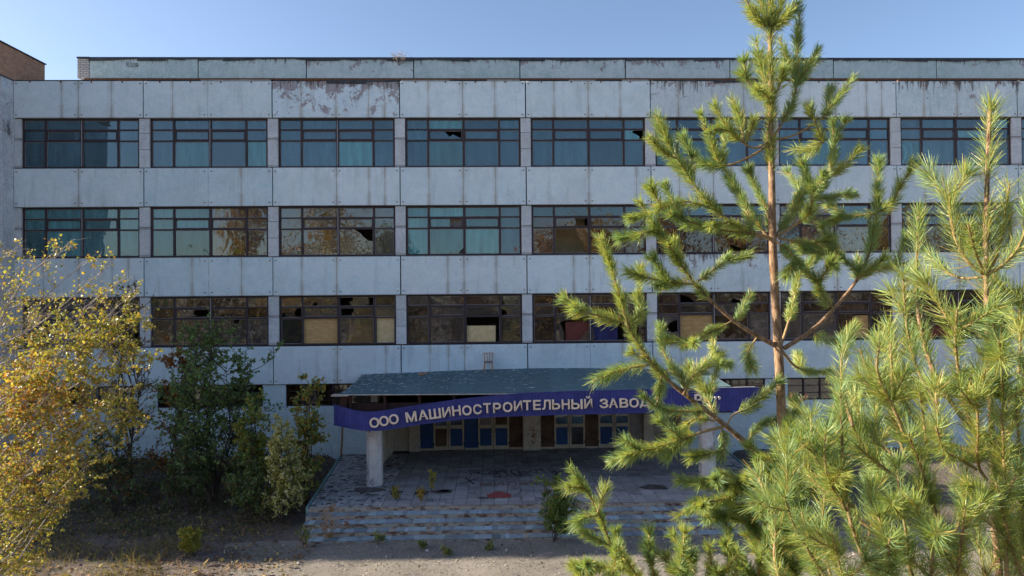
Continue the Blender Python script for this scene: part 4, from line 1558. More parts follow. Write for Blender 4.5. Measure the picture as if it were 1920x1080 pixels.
# ================================================================== vegetation
M['needle'] = mat_leaf('pine_needles', .38, .40, .45)
M['leaf'] = mat_leaf('broad_leaves', .42, .5, .3)
M['leaf_sun'] = mat_leaf('waxy_autumn_leaves', .45, .4, .4)
M['grass'] = mat_leaf('dry_grass', .35, .7, .15)
M['bark_pine'] = mat_simple('orange_brown_pine_bark', (0.11, 0.06, 0.035), (0.46, 0.31, 0.20), 46, .9, .15, 1.0, 0, False, (1, 1, .45), 0, 6)
M['bark_twig'] = mat_simple('young_pine_bark', (0.26, 0.17, 0.085), (0.42, 0.30, 0.16), 60, .85, .15, .5, 0, False)
M['bark_grey'] = mat_simple('grey_twig_bark', (0.20, 0.175, 0.165), (0.42, 0.38, 0.36), 20, .85, .2, .3, 0, False)
M['bark_dark'] = mat_simple('dark_stem_bark', (0.05, 0.04, 0.033), (0.11, 0.085, 0.07), 20, .9, .15, .3, 0, False)


def unit(v):
    return v / (np.linalg.norm(v, axis=-1, keepdims=True) + 1e-9)


def resample(P, step):
    P = np.asarray(P, float)
    seg = np.linalg.norm(np.diff(P, axis=0), axis=1)
    s = np.concatenate([[0], np.cumsum(seg)])
    n = max(3, int(s[-1] / step) + 1)
    t = np.linspace(0, s[-1], n)
    return np.stack([np.interp(t, s, P[:, k]) for k in range(3)], 1), s[-1]


def smooth_poly(P, it=2):
    P = np.asarray(P, float)
    for _ in range(it):
        Q = [P[0]]
        for a, b_ in zip(P[:-1], P[1:]):
            Q += [a * .75 + b_ * .25, a * .25 + b_ * .75]
        Q.append(P[-1])
        P = np.array(Q)
    return P


class Pine:
    def __init__(self, name, label, depth, seed, nlen, nwid, base_xy, dens):
        self.R = np.random.default_rng(seed)
        self.d = depth
        self.nlen, self.nwid, self.dens = nlen, nwid, dens
        self.root = empty(name, (base_xy[0], base_xy[1], ZG))
        tag(self.root, label, 'pine tree', 'young pines in front of the facade')
        self.samples = []        # (positions, directions, age)
        self.s = depth / FPX     # metres per pixel of the view at the trunk's distance

    def px(self, pts, dd0=0.0, dd1=0.0):
        n = len(pts)
        return np.array([place(x, y, self.d + dd0 + (dd1 - dd0) * (k / max(1, n - 1)) ** 1.2) for k, (x, y) in enumerate(pts)])

    def trunk(self, P, r):
        P2 = smooth_poly(P, 1)
        s0 = np.linspace(0, 1, len(P)); s1 = np.linspace(0, 1, len(P2))
        rr = np.interp(s1, s0, r)
        Pd, L = resample(P2, .06)
        rd = np.interp(np.linspace(0, 1, len(Pd)), np.linspace(0, 1, len(rr)), rr)
        rd = rd * (1 + .05 * self.R.normal(0, 1, len(rd)))
        mb = MB(); mb.tube(Pd, rd, 10)
        rel(self.root, mb.build('trunk', M['bark_pine'], None, True))

    def needles(self, P, t0, t1, age=0.0, dens=1.0):
        Pd, L = resample(P, .006)
        n = int((t1 - t0) * L * self.dens * dens)
        if n < 2: return
        t = self.R.uniform(t0, t1, n)
        # uneven growth: thin stretches between the yearly shoots
        ph = self.R.random() * 6.28
        keep = self.R.random(n) < np.clip(.78 + .45 * np.sin(t * L / .11 * 3.14 + ph), .18, 1)
        t = t[keep]; n = len(t)
        if n < 2: return
        u = t * (len(Pd) - 1)
        i = np.clip(u.astype(int), 0, len(Pd) - 2)
        f = (u - i)[:, None]
        pos = Pd[i] * (1 - f) + Pd[i + 1] * f
        dr = unit(Pd[i + 1] - Pd[i])
        self.samples.append((pos, dr, np.full(n, age) + (1 - t) * .5, np.full(n, self.R.uniform(.72, 1.15)), np.full(n, self.R.random())))

    def wood(self, P, r0, r1, name='branch'):
        Pd, L = resample(P, .03)
        rr = np.linspace(r0, r1, len(Pd)) * (1 + .06 * self.R.normal(0, 1, len(Pd)))
        mb = MB(); mb.tube(Pd, rr, 7)
        rel(self.root, mb.build(name, M['bark_pine'] if r0 > .011 else M['bark_twig'], None, True))

    def shoot(self, p, d, L, r=.0035, age=0.0):
        """a brush of needles on a straight-ish leader"""
        d = unit(d)
        up = np.array([0, 0, 1.0])
        P = np.array([p, p + d * L * .5 + up * L * .02, p + d * L + up * L * .10])
        self.needles(P, .04, 1.0, age)
        self.tw.append((P, r))
        # tuft at the tip
        Pt = np.array([P[-1] - d * .012, P[-1]])
        self.needles(Pt, 0, 1, age, 3.0)

    tw = None
    sk = 1.0

    def branch(self, pts, r0=.008, r1=.003, nf=.25, dd0=0., dd1=0., side=1.0, age=.2, slen=60, node=75, first=.35):
        P = smooth_poly(self.px(pts, dd0, dd1), 2)
        Pd, L = resample(P, .02)
        self.wood(P, r0, r1)
        self.needles(P, nf, 1.0, age)
        if self.tw is None: self.tw = []
        tipd = unit(Pd[-1] - Pd[-3])
        if side > 0:
            k = L * .86 if self.sk < 1 else L * .92
            while k > L * first:
                q = np.clip(int(k / L * (len(Pd) - 1)), 1, len(Pd) - 2)
                p, d = Pd[q], unit(Pd[q + 1] - Pd[q - 1])
                m = self.R.integers(1, 3) if k < L * .98 and self.sk < 1 else self.R.integers(2, 4)
                if self.R.random() < side * self.sk or k >= L * .98:
                    az0 = self.R.random() * 6.28
                    e1 = unit(np.cross(d, (0.2, .3, .93))); e2 = np.cross(d, e1)
                    for j in range(m):
                        az = az0 + j * 6.28 / m + self.R.normal(0, .3)
                        ang = self.R.uniform(.55, .85) if k < L * .98 else self.R.uniform(.35, .65)
                        sd = d * math.cos(ang) + (e1 * math.cos(az) + e2 * math.sin(az)) * math.sin(ang) + np.array([0, 0, .18])
                        self.shoot(p, sd, slen * self.s * self.R.uniform(.65, 1.15), .003, age * .6)
                k -= node * self.s * self.R.uniform(.8, 1.25)

    def finish(self):
        mb = MB()
        for P, r in (self.tw or []):
            Pd, L = resample(P, .05)
            mb.tube(Pd, np.linspace(r, r * .7, len(Pd)), 5)
        rel(self.root, tag(mb.build('twigs', M['bark_twig'], None, True), kind='stuff'))
        pos, dr, age, lf, tone = [np.concatenate([q[k] for q in self.samples]) for k in range(5)]
        n = len(pos)
        R = self.R
        rv = R.normal(0, 1, (n, 3))
        perp = unit(rv - dr * (rv * dr).sum(1, keepdims=True))
        ang = R.uniform(.38, .95, n)[:, None] + np.clip(age, 0, .6)[:, None] * .3
        nd = unit(dr * np.cos(ang) + perp * np.sin(ang))
        L = self.nlen * (R.uniform(.6, 1.2, n) * lf)[:, None]
        bend = dr * .22 * L + np.array([0, 0, -.05]) * L
        mid = pos + nd * L * .52
        tip = pos + nd * L + bend * R.uniform(.2, 1.0, n)[:, None]
        wv = unit(np.cross(nd, R.normal(0, 1, (n, 3)))) * self.nwid * .5 * R.uniform(.8, 1.2, n)[:, None]
        V = np.stack([pos - wv * .7, pos + wv * .7, mid + wv, mid - wv, tip + wv * .3, tip - wv * .3], 1).reshape(-1, 3)
        b_ = np.arange(n) * 6
        F1 = np.stack([b_, b_ + 1, b_ + 2, b_ + 3], 1); F2 = np.stack([b_ + 3, b_ + 2, b_ + 4, b_ + 5], 1)
        yg = np.array([.42, .46, .125]); gg = np.array([.22, .34, .10]); bg = np.array([.22, .35, .19]); yl = np.array([.52, .40, .13])
        k = np.clip(tone * .7 + R.normal(.15, .25, n), 0, 1)[:, None]
        c = gg * (1 - k) + yg * k
        m2 = (R.random(n) < .15 + .3 * (1 - tone))[:, None]
        c = np.where(m2, bg * (.8 + .5 * R.random((n, 1))), c)
        m3 = (R.random(n) < np.clip(age, 0, 1) * .22)[:, None]
        c = np.where(m3, yl, c)
        basec = c * .55 + np.array([.46, .36, .14]) * .45
        c = np.stack([basec, basec, c, c, c * 1.1, c * 1.1], 1).reshape(-1, 3)
        o = link('needles', np_mesh('needles', V, np.concatenate([F1, F2]), M['needle'], c))
        tag(rel(self.root, o), kind='stuff')
        return n


# ---- tall pine in the middle right
DA = 3.6
bx = place(1480, 1200, DA)
A = Pine('pine_tree', 'slender young pine with a bare reddish trunk reaching above the roofline', DA, 5, .057, .0025, (bx[0], bx[1]), 3200)
ta = [(1443, -30), (1443, 50), (1446, 190), (1444, 265), (1447, 310), (1448, 450), (1456, 600), (1462, 700), (1466, 790), (1471, 870), (1472, 1000), (1480, 1200)]
Pt = list(A.px(ta)) + [np.array([bx[0] + .02, bx[1], 2.0]), np.array([bx[0] + .03, bx[1], ZG - .1])]
A.trunk(np.array(Pt), np.array([3, 6, 8, 9.5, 10.5, 12.5, 14, 15.5, 17, 19, 20, 23, 38, 46]) * A.s * .95)
A.needles(A.px([(1443, 310), (1446, 190), (1443, 50), (1443, -30)]), 0, 1, .4, .8)
A.needles(A.px([(1447, 330), (1444, 262), (1446, 190)]), 0, 1, .6, .8)
B = A.branch
A.sk = .99
# top whorl
for tip, dd in (((1396, -8), -.05), ((1418, -42), .06), ((1446, -75), 0), ((1474, -35), -.05), ((1494, 8), .07), ((1410, 20), .1), ((1480, 20), -.1)):
    B([(1443, 52), ((1443 + tip[0]) / 2 + (tip[0] - 1443) * .15, (52 + tip[1]) / 2 + 6), tip], .004, .003, .0, 0, dd, 0)
# whorl at 190
B([(1444, 190), (1418, 172), (1391, 138)], .004, .003, .1, 0, -.05, .5, .2, 45)
B([(1443, 188), (1430, 140), (1417, 76)], .004, .003, .05, 0, .05, 0)
B([(1446, 190), (1462, 165), (1470, 130)], .004, .003, .05, 0, -.12, 0)
B([(1444, 190), (1436, 178), (1420, 168)], .004, .003, .05, 0, -.2, .5, .2, 45)
B([(1447, 264), (1487, 196), (1494, 160), (1494, 110), (1499, 24)], .006, .003, .15, 0, .06, 0)
B([(1492, 165), (1514, 130), (1534, 92)], .004, .003, .05, .04, -.04, 0)
B([(1490, 150), (1476, 110), (1461, 72)], .004, .003, .05, .04, .12, 0)
B([(1493, 160), (1510, 128), (1528, 112)], .004, .003, .05, .04, .12, 0)
# whorl at 265
B([(1443, 263), (1418, 281), (1395, 270), (1366, 245), (1339, 198)], .006, .003, .45, 0, -.10, 0)
B([(1395, 270), (1388, 225), (1373, 187)], .004, .003, .05, -.05, 0, 0)
B([(1396, 271), (1410, 245), (1414, 222)], .004, .003, .05, -.05, -.1, 0)
B([(1366, 246), (1345, 240), (1330, 250)], .004, .003, .05, -.08, -.16, 0)
B([(1438, 274), (1402, 297), (1358, 313), (1306, 307), (1280, 258)], .007, .003, .4, 0, .14, 0)
B([(1350, 312), (1332, 262), (1313, 213)], .004, .003, .05, .07, .02, .4, .2, 40)
B([(1352, 313), (1360, 270), (1357, 236)], .004, .003, .05, .07, .16, 0)
B([(1306, 307), (1290, 330), (1262, 305)], .004, .003, .1, .1, .05, 0)
B([(1447, 263), (1487, 256), (1517, 238), (1543, 222), (1570, 185), (1600, 146)], .006, .003, .5, 0, -.06, 0)
B([(1543, 222), (1552, 195), (1558, 166)], .004, .003, .05, -.04, .05, 0)
B([(1545, 268), (1530, 235), (1517, 200)], .004, .003, .0, -.02, -.1, 0)
B([(1543, 266), (1515, 285), (1490, 279)], .004, .003, .0, .03, .15, 0)
# whorl at 450
B([(1445, 452), (1398, 389), (1358, 315), (1340, 285)], .008, .004, .12, 0, .12, 0)
B([(1448, 447), (1410, 438), (1344, 431), (1285, 413), (1255, 400)], .010, .003, .15, 0, -.25, .8)
B([(1448, 447), (1400, 432), (1335, 394), (1265, 294), (1229, 216)], .009, .003, .3, 0, -.12, .5, .2, 50)
B([(1267, 297), (1240, 282), (1216, 258)], .004, .003, .05, -.1, -.16, .4, .2, 40)
B([(1330, 390), (1290, 375), (1250, 385), (1228, 398)], .005, .003, .1, -.06, -.2, .7)
B([(1410, 438), (1405, 410), (1392, 372)], .004, .003, .1, -.08, 0, .6, .2, 50)
B([(1400, 436), (1370, 415), (1330, 425)], .005, .003, .05, -.05, -.35, .8)
B([(1455, 444), (1499, 419), (1529, 369), (1554, 333), (1565, 289), (1561, 228)], .009, .003, .2, 0, .05, .7)
B([(1554, 333), (1585, 310), (1612, 280)], .004, .003, .05, 0, -.08, .5)
B([(1460, 447), (1505, 455), (1545, 470), (1575, 480)], .008, .003, .15, 0, .25, .9)
B([(1452, 450), (1478, 470), (1500, 495)], .007, .003, .2, 0, -.3, .9)
B([(1448, 446), (1440, 400), (1415, 345)], .005, .003, .1, 0, .2, .6)
B([(1450, 446), (1490, 395), (1505, 335)], .006, .003, .1, 0, .25, .7)
B([(1529, 369), (1560, 372), (1590, 360)], .005, .003, .05, .02, .1, .6)
B([(1499, 419), (1520, 400), (1525, 350)], .005, .003, .05, 0, -.2, .6)
# whorl at 650
B([(1460, 652), (1389, 612), (1356, 585), (1306, 538), (1285, 508), (1238, 440), (1199, 378)], .013, .003, .42, 0, -.12, .55)
B([(1300, 533), (1240, 528), (1178, 510)], .005, .003, .05, -.06, -.2, .7, .2, 50)
B([(1309, 527), (1340, 505), (1367, 482)], .005, .003, .05, -.06, .05, .5)
B([(1374, 601), (1330, 625), (1283, 648)], .005, .003, .1, -.03, -.22, .8)
B([(1380, 606), (1395, 575), (1408, 553)], .004, .003, .05, -.03, .05, .6)
B([(1240, 442), (1218, 430), (1200, 445)], .004, .003, .05, -.08, -.16, .5, .2, 40)
B([(1420, 632), (1400, 660), (1410, 690)], .005, .003, .2, 0, -.2, .6)
B([(1470, 653), (1523, 621), (1564, 579), (1615, 517), (1633, 464), (1644, 413), (1648, 300)], .012, .003, .45, 0, .12, .3)
B([(1615, 514), (1582, 487), (1560, 470)], .005, .003, .05, .06, .02, .7)
B([(1618, 511), (1655, 500), (1690, 494)], .004, .003, .05, .08, .15, .5)
B([(1642, 400), (1606, 404), (1570, 408)], .004, .003, .05, .1, .2, .7)
B([(1644, 398), (1675, 384), (1687, 344)], .004, .003, .05, .1, 0, .5)
B([(1465, 655), (1490, 690), (1530, 700), (1560, 695)], .008, .003, .3, 0, .3, .8)
B([(1462, 655), (1480, 600), (1490, 555), (1497, 500)], .008, .003, .3, 0, .3, .7)
B([(1564, 579), (1540, 555), (1530, 520)], .005, .003, .1, .05, -.1, .7)
B([(1523, 621), (1545, 640), (1580, 640)], .005, .003, .1, .02, .1, .7)
# whorl at 870
B([(1471, 885), (1400, 832), (1345, 785), (1281, 738), (1235, 697), (1204, 658), (1178, 614), (1158, 540), (1140, 482), (1124, 444)], .017, .003, .48, 0, -.25, .4, .2, 45)
B([(1170, 605), (1120, 592), (1074, 578)], .005, .003, .05, -.16, -.28, .6, .2, 40)
B([(1178, 612), (1208, 585), (1190, 555)], .005, .003, .05, -.16, -.1, .6)
B([(1217, 684), (1165, 692), (1112, 714)], .006, .003, .05, -.13, -.25, .5, .2, 36)
B([(1290, 745), (1285, 718), (1259, 686), (1240, 655), (1238, 612)], .006, .003, .1, -.1, -.02, .7)
B([(1281, 740), (1300, 700), (1330, 680), (1350, 665)], .006, .003, .05, -.1, .15, .8)
B([(1325, 770), (1300, 772), (1235, 769), (1206, 742)], .006, .003, .05, -.08, -.25, .6, .2, 40)
B([(1356, 800), (1311, 811), (1275, 827), (1169, 855)], .009, .003, .3, -.05, -.3, .9)
B([(1340, 790), (1302, 780), (1275, 812), (1255, 828)], .005, .003, .1, -.05, -.15, .8)
B([(1352, 800), (1360, 830), (1352, 858)], .005, .003, .1, -.05, -.12, .8)
B([(1362, 800), (1373, 776), (1396, 769), (1440, 736)], .005, .003, .35, -.04, 0, .8)
B([(1240, 705), (1238, 730), (1232, 760)], .005, .003, .05, -.12, -.2, .5, .2, 40)
B([(1345, 785), (1330, 760), (1325, 730)], .005, .003, .05, -.06, .05, .8)
B([(1400, 832), (1420, 800), (1440, 790)], .005, .003, .1, -.02, .05, .8)
B([(1474, 880), (1520, 850), (1560, 800), (1580, 740)], .012, .003, .35, 0, .3, .7)
B([(1470, 882), (1500, 880), (1510, 830), (1505, 770)], .010, .003, .35, 0, .15, .7)
B([(1470, 890), (1430, 900), (1380, 910), (1310, 905)], .010, .003, .25, 0, -.35, .95)
B([(1420, 902), (1370, 935), (1300, 945)], .006, .003, .1, -.1, -.3, .95)
B([(1440, 900), (1410, 940), (1390, 980), (1345, 960)], .006, .003, .1, -.05, -.3, .95)
B([(1470, 890), (1520, 930), (1560, 900)], .008, .003, .2, 0, -.25, .9)
for xa, ya, xb, yb, dd in ((1472, 930, 1440, 880, -.25), (1472, 960, 1500, 900, -.3), (1474, 1010, 1440, 960, -.3), (1474, 1050, 1500, 985, -.3), (1474, 900, 1462, 850, -.3), (1474, 1090, 1455, 1020, -.35), (1470, 870, 1490, 815, -.2)):
    B([(xa, ya), ((xa + xb) / 2, (ya + yb) / 2 + 4), (xb, yb)], .005, .003, .0, 0, dd, .9)
# branches rising from the whorl below the frame
B([(1478, 1160), (1300, 1130), (1185, 1085), (1148, 1029), (1139, 1005), (1122, 960), (1098, 916), (1068, 876)], .014, .003, .45, 0, -.35, .2, .2, 40)
B([(1098, 917), (1080, 912), (1060, 916)], .004, .003, .05, -.3, -.36, 0)
B([(1120, 962), (1128, 940), (1133, 918)], .004, .003, .05, -.3, -.24, 0)
B([(1124, 966), (1100, 968), (1080, 980)], .004, .003, .05, -.3, -.34, 0)
B([(1145, 1024), (1115, 1010), (1090, 996)], .004, .003, .05, -.3, -.34, 0)
for k, (xa, ya, xb, yb, dd) in enumerate(((1170, 1066, 1090, 1062, -.4), (1200, 1090, 1160, 1040, -.3), (1230, 1110, 1215, 1040, -.35), (1280, 1120, 1250, 1042, -.3), (1280, 1120, 1298, 1040, -.45), (1330, 1130, 1330, 1025, -.4),
                                          (1390, 1140, 1370, 1030, -.35), (1440, 1100, 1405, 965, -.3), (1470, 1100, 1440, 1000, -.2), (1110, 1100, 1075, 1060, -.45), (1180, 1110, 1140, 1075, -.5), (1300, 1130, 1270, 1065, -.55), (1360, 1150, 1345, 1070, -.5),
                                          (1400, 1140, 1430, 1040, -.5), (1480, 1120, 1500, 1000, -.35), (1450, 1010, 1420, 920, -.2), (1455, 1000, 1480, 920, -.25))):
    B([(xa, ya), ((xa + xb) / 2 + 5, (ya + yb) / 2), (xb, yb)], .006, .003, .0, dd * .5, dd, .9)
# lower crown below the frame, so that the tree stands on the forecourt
for z in (4.2, 3.2, 2.3):
    for k in range(5):
        az = k * 1.257 + z
        p0 = np.array([bx[0] + .02, bx[1], z])
        L = 1.0 + .1 * (4.2 - z)
        P = np.array([p0, p0 + np.array([math.cos(az) * L * .5, math.sin(az) * L * .5, .08]), p0 + np.array([math.cos(az) * L, math.sin(az) * L, .3])])
        A.wood(P, .015, .004)
        A.needles(P, .4, 1, .4, .5)
        for q in (.5, .7, .9):
            pp = p0 + (P[2] - p0) * q
            A.shoot(pp, np.array([math.cos(az + .8), math.sin(az + .8), .3]), .2)
            A.shoot(pp, np.array([math.cos(az - .8), math.sin(az - .8), .3]), .2)
na = A.finish()

# ---- nearest pine at the right edge
DB = 2.45
bx = place(1885, 1250, DB)
Bt = Pine('pine_tree', 'nearest bushy young pine filling the lower right corner with long green needles', DB, 8, .068, .0020, (bx[0], bx[1]), 2100)
tb = [(1856, 205), (1853, 290), (1849, 400), (1848, 515), (1853, 640), (1858, 780), (1862, 850), (1862, 960), (1875, 1080), (1885, 1250)]
Pt = list(Bt.px(tb)) + [np.array([bx[0] + .02, bx[1] - .02, 2.2]), np.array([bx[0] + .03, bx[1] - .02, ZG - .1])]
Bt.trunk(np.array(Pt), np.array([4, 5, 6.5, 8.5, 9.5, 10.5, 13, 14, 15, 18, 45, 58]) * Bt.s)
Bt.needles(Bt.px([(1853, 720), (1853, 640), (1848, 515), (1849, 400), (1853, 290), (1857, 200)]), 0.0, 1, .3, .75)
Bt.tw = []
Bt.needles(Bt.px([(1853, 250), (1857, 196)]), 0, 1, 0, 1.2)
Bq = Bt.branch
Bt.sk = .85
Bq([(1848, 516), (1810, 490), (1786, 440), (1775, 345)], .006, .003, .15, 0, .05, .25, .2, 70, 110, .6)
Bq([(1850, 518), (1872, 475), (1887, 390), (1892, 345)], .006, .003, .15, 0, .05, .2, .2, 70, 110, .6)
Bq([(1850, 516), (1880, 500), (1915, 460), (1930, 400)], .006, .003, .15, 0, -.12, .3, .2, 70, 110, .6)
Bq([(1848, 516), (1830, 480), (1815, 420)], .005, .003, .1, 0, -.18, .2, .2, 70, 110, .6)
Bq([(1848, 518), (1800, 525), (1760, 500), (1740, 470)], .005, .003, .15, 0, .25, .3, .2, 70, 110, .6)
Bq([(1860, 850), (1799, 776), (1758, 717), (1735, 655), (1716, 560), (1720, 460), (1722, 395)], .012, .003, .25, 0, .1, .5, .2, 80, 110, .3)
Bq([(1866, 852), (1900, 800), (1925, 720), (1935, 600)], .010, .003, .2, 0, .15, .6, .2, 80, 110, .3)
Bq([(1860, 850), (1820, 800), (1800, 720), (1790, 640), (1795, 580)], .009, .003, .2, 0, -.3, .6, .2, 80, 110, .3)
Bq([(1864, 850), (1885, 790), (1880, 720), (1872, 640)], .009, .003, .2, 0, -.35, .5, .2, 80, 110, .3)
Bq([(1860, 852), (1790, 840), (1720, 800), (1690, 740), (1670, 640)], .010, .003, .2, 0, .35, .6, .2, 80, 110, .3)
Bq([(1697, 858), (1676, 778), (1627, 697), (1613, 655)], .007, .003, .1, .2, .15, .6, .2, 80, 100, .3)
Bq([(1676, 778), (1672, 690), (1667, 610)], .006, .003, .1, .2, .3, .4, .2, 80, 100, .3)
Bq([(1741, 862), (1733, 790), (1724, 735)], .006, .003, .1, .1, .0, .6, .2, 80, 100, .3)
Bq([(1885, 1200), (1807, 1080), (1774, 1006), (1741, 929), (1725, 868), (1703, 815)], .014, .003, .3, 0, -.15, .7, .2, 85, 100, .3)
Bq([(1860, 1240), (1700, 1170), (1640, 1085), (1615, 1039), (1587, 954), (1578, 823), (1576, 730)], .014, .003, .35, 0, -.1, .6, .2, 80, 100, .3)
Bq([(1589, 958), (1536, 874), (1519, 832)], .006, .003, .05, -.08, -.1, .6, .2, 75, 100, .3)
Bq([(1760, 1160), (1705, 1080), (1701, 1006), (1688, 935)], .008, .003, .2, -.1, -.25, .7, .2, 80, 100, .3)
Bq([(1720, 1150), (1652, 1047), (1635, 960), (1630, 900)], .008, .003, .2, 0, .2, .7, .2, 80, 100, .3)
Bq([(1890, 1130), (1884, 980), (1884, 884), (1878, 770)], .008, .003, .2, -.1, -.25, .7, .2, 80, 100, .3)
Bq([(1930, 1130), (1915, 980), (1912, 860), (1905, 740)], .008, .003, .2, -.05, -.15, .7, .2, 80, 100, .3)
Bq([(1600, 1180), (1540, 1090), (1521, 1040), (1503, 960)], .008, .003, .2, .1, 0, .7, .2, 75, 100, .3)
Bq([(1830, 1200), (1790, 1120), (1800, 1040), (1810, 950)], .008, .003, .2, -.1, -.3, .7, .2, 80, 100, .3)
Bq([(1740, 1200), (1740, 1120), (1750, 1050), (1745, 990)], .008, .003, .2, -.1, -.35, .7, .2, 80, 100, .3)
Bq([(1690, 1200), (1660, 1120), (1665, 1060), (1668, 1010)], .008, .003, .2, -.1, -.35, .7, .2, 80, 100, .3)
Bq([(1620, 1200), (1590, 1120), (1575, 1060), (1560, 1000)], .008, .003, .2, -.1, -.3, .7, .2, 80, 100, .3)
Bq([(1830, 880), (1800, 860), (1770, 850), (1755, 800)], .006, .003, .2, -.1, -.3, .7, .2, 80, 100, .3)
Bq([(1850, 900), (1830, 870), (1835, 800), (1830, 740)], .006, .003, .2, -.1, -.25, .7, .2, 80, 100, .3)
Bq([(1620, 1040), (1640, 960), (1650, 880), (1640, 800)], .006, .003, .2, .1, .3, .7, .2, 80, 100, .3)
Bq([(1560, 1090), (1540, 1010), (1545, 940), (1550, 890)], .006, .003, .2, .2, .4, .7, .2, 75, 100, .3)
Bq([(1910, 700), (1915, 620), (1908, 545)], .005, .003, .1, .1, .15, .5, .2, 80, 100, .3)
Bq([(1790, 1000), (1820, 930), (1810, 860)], .006, .003, .1, .1, .2, .7, .2, 80, 100, .3)
for P_ in ([(1960, 1160), (1905, 1060), (1885, 980), (1868, 905)], [(1880, 1190), (1848, 1085), (1832, 1005), (1820, 930)], [(1930, 1180), (1925, 1080), (1930, 1000), (1922, 920)], [(1850, 1220), (1800, 1110), (1770, 1060), (1765, 1010)], [(1900, 1180), (1890, 1090), (1895, 1030), (1888, 990)],
           [(1690, 860), (1640, 830), (1610, 780), (1600, 730)], [(1600, 950), (1560, 920), (1545, 870), (1548, 810)], [(1600, 800), (1580, 740), (1575, 680), (1590, 630)], [(1640, 1000), (1570, 940), (1520, 900), (1500, 860)], [(1560, 1100), (1520, 1040), (1490, 990), (1470, 930)], [(1690, 900), (1630, 860), (1600, 800), (1560, 760)], [(1700, 830), (1680, 770), (1640, 700), (1650, 640)], [(1760, 760), (1720, 700), (1700, 620), (1695, 560)], [(1480, 1120), (1450, 1060), (1455, 990), (1450, 930)]):
    Bq(P_, .007, .003, .15, -.05, Bt.R.uniform(-.3, .25), .8, .2, 80, 95, .3)
for z in (5.3, 4.4, 3.4, 2.4):
    for k in range(5):
        az = k * 1.257 + z * 2
        p0 = np.array([bx[0] + .02, bx[1] - .01, z])
        L = 1.0 + .1 * (5.3 - z)
        P = np.array([p0, p0 + np.array([math.cos(az) * L * .5, math.sin(az) * L * .5, .05]), p0 + np.array([math.cos(az) * L, math.sin(az) * L, .2])])
        Bt.wood(P, .015, .004)
        Bt.needles(P, .4, 1, .4, .5)
        for q in (.5, .7, .9):
            pp = p0 + (P[2] - p0) * q
            Bt.shoot(pp, np.array([math.cos(az + .8), math.sin(az + .8), .3]), .2)
            Bt.shoot(pp, np.array([math.cos(az - .8), math.sin(az - .8), .3]), .2)
nb = Bt.finish()
print('needles', na, nb)


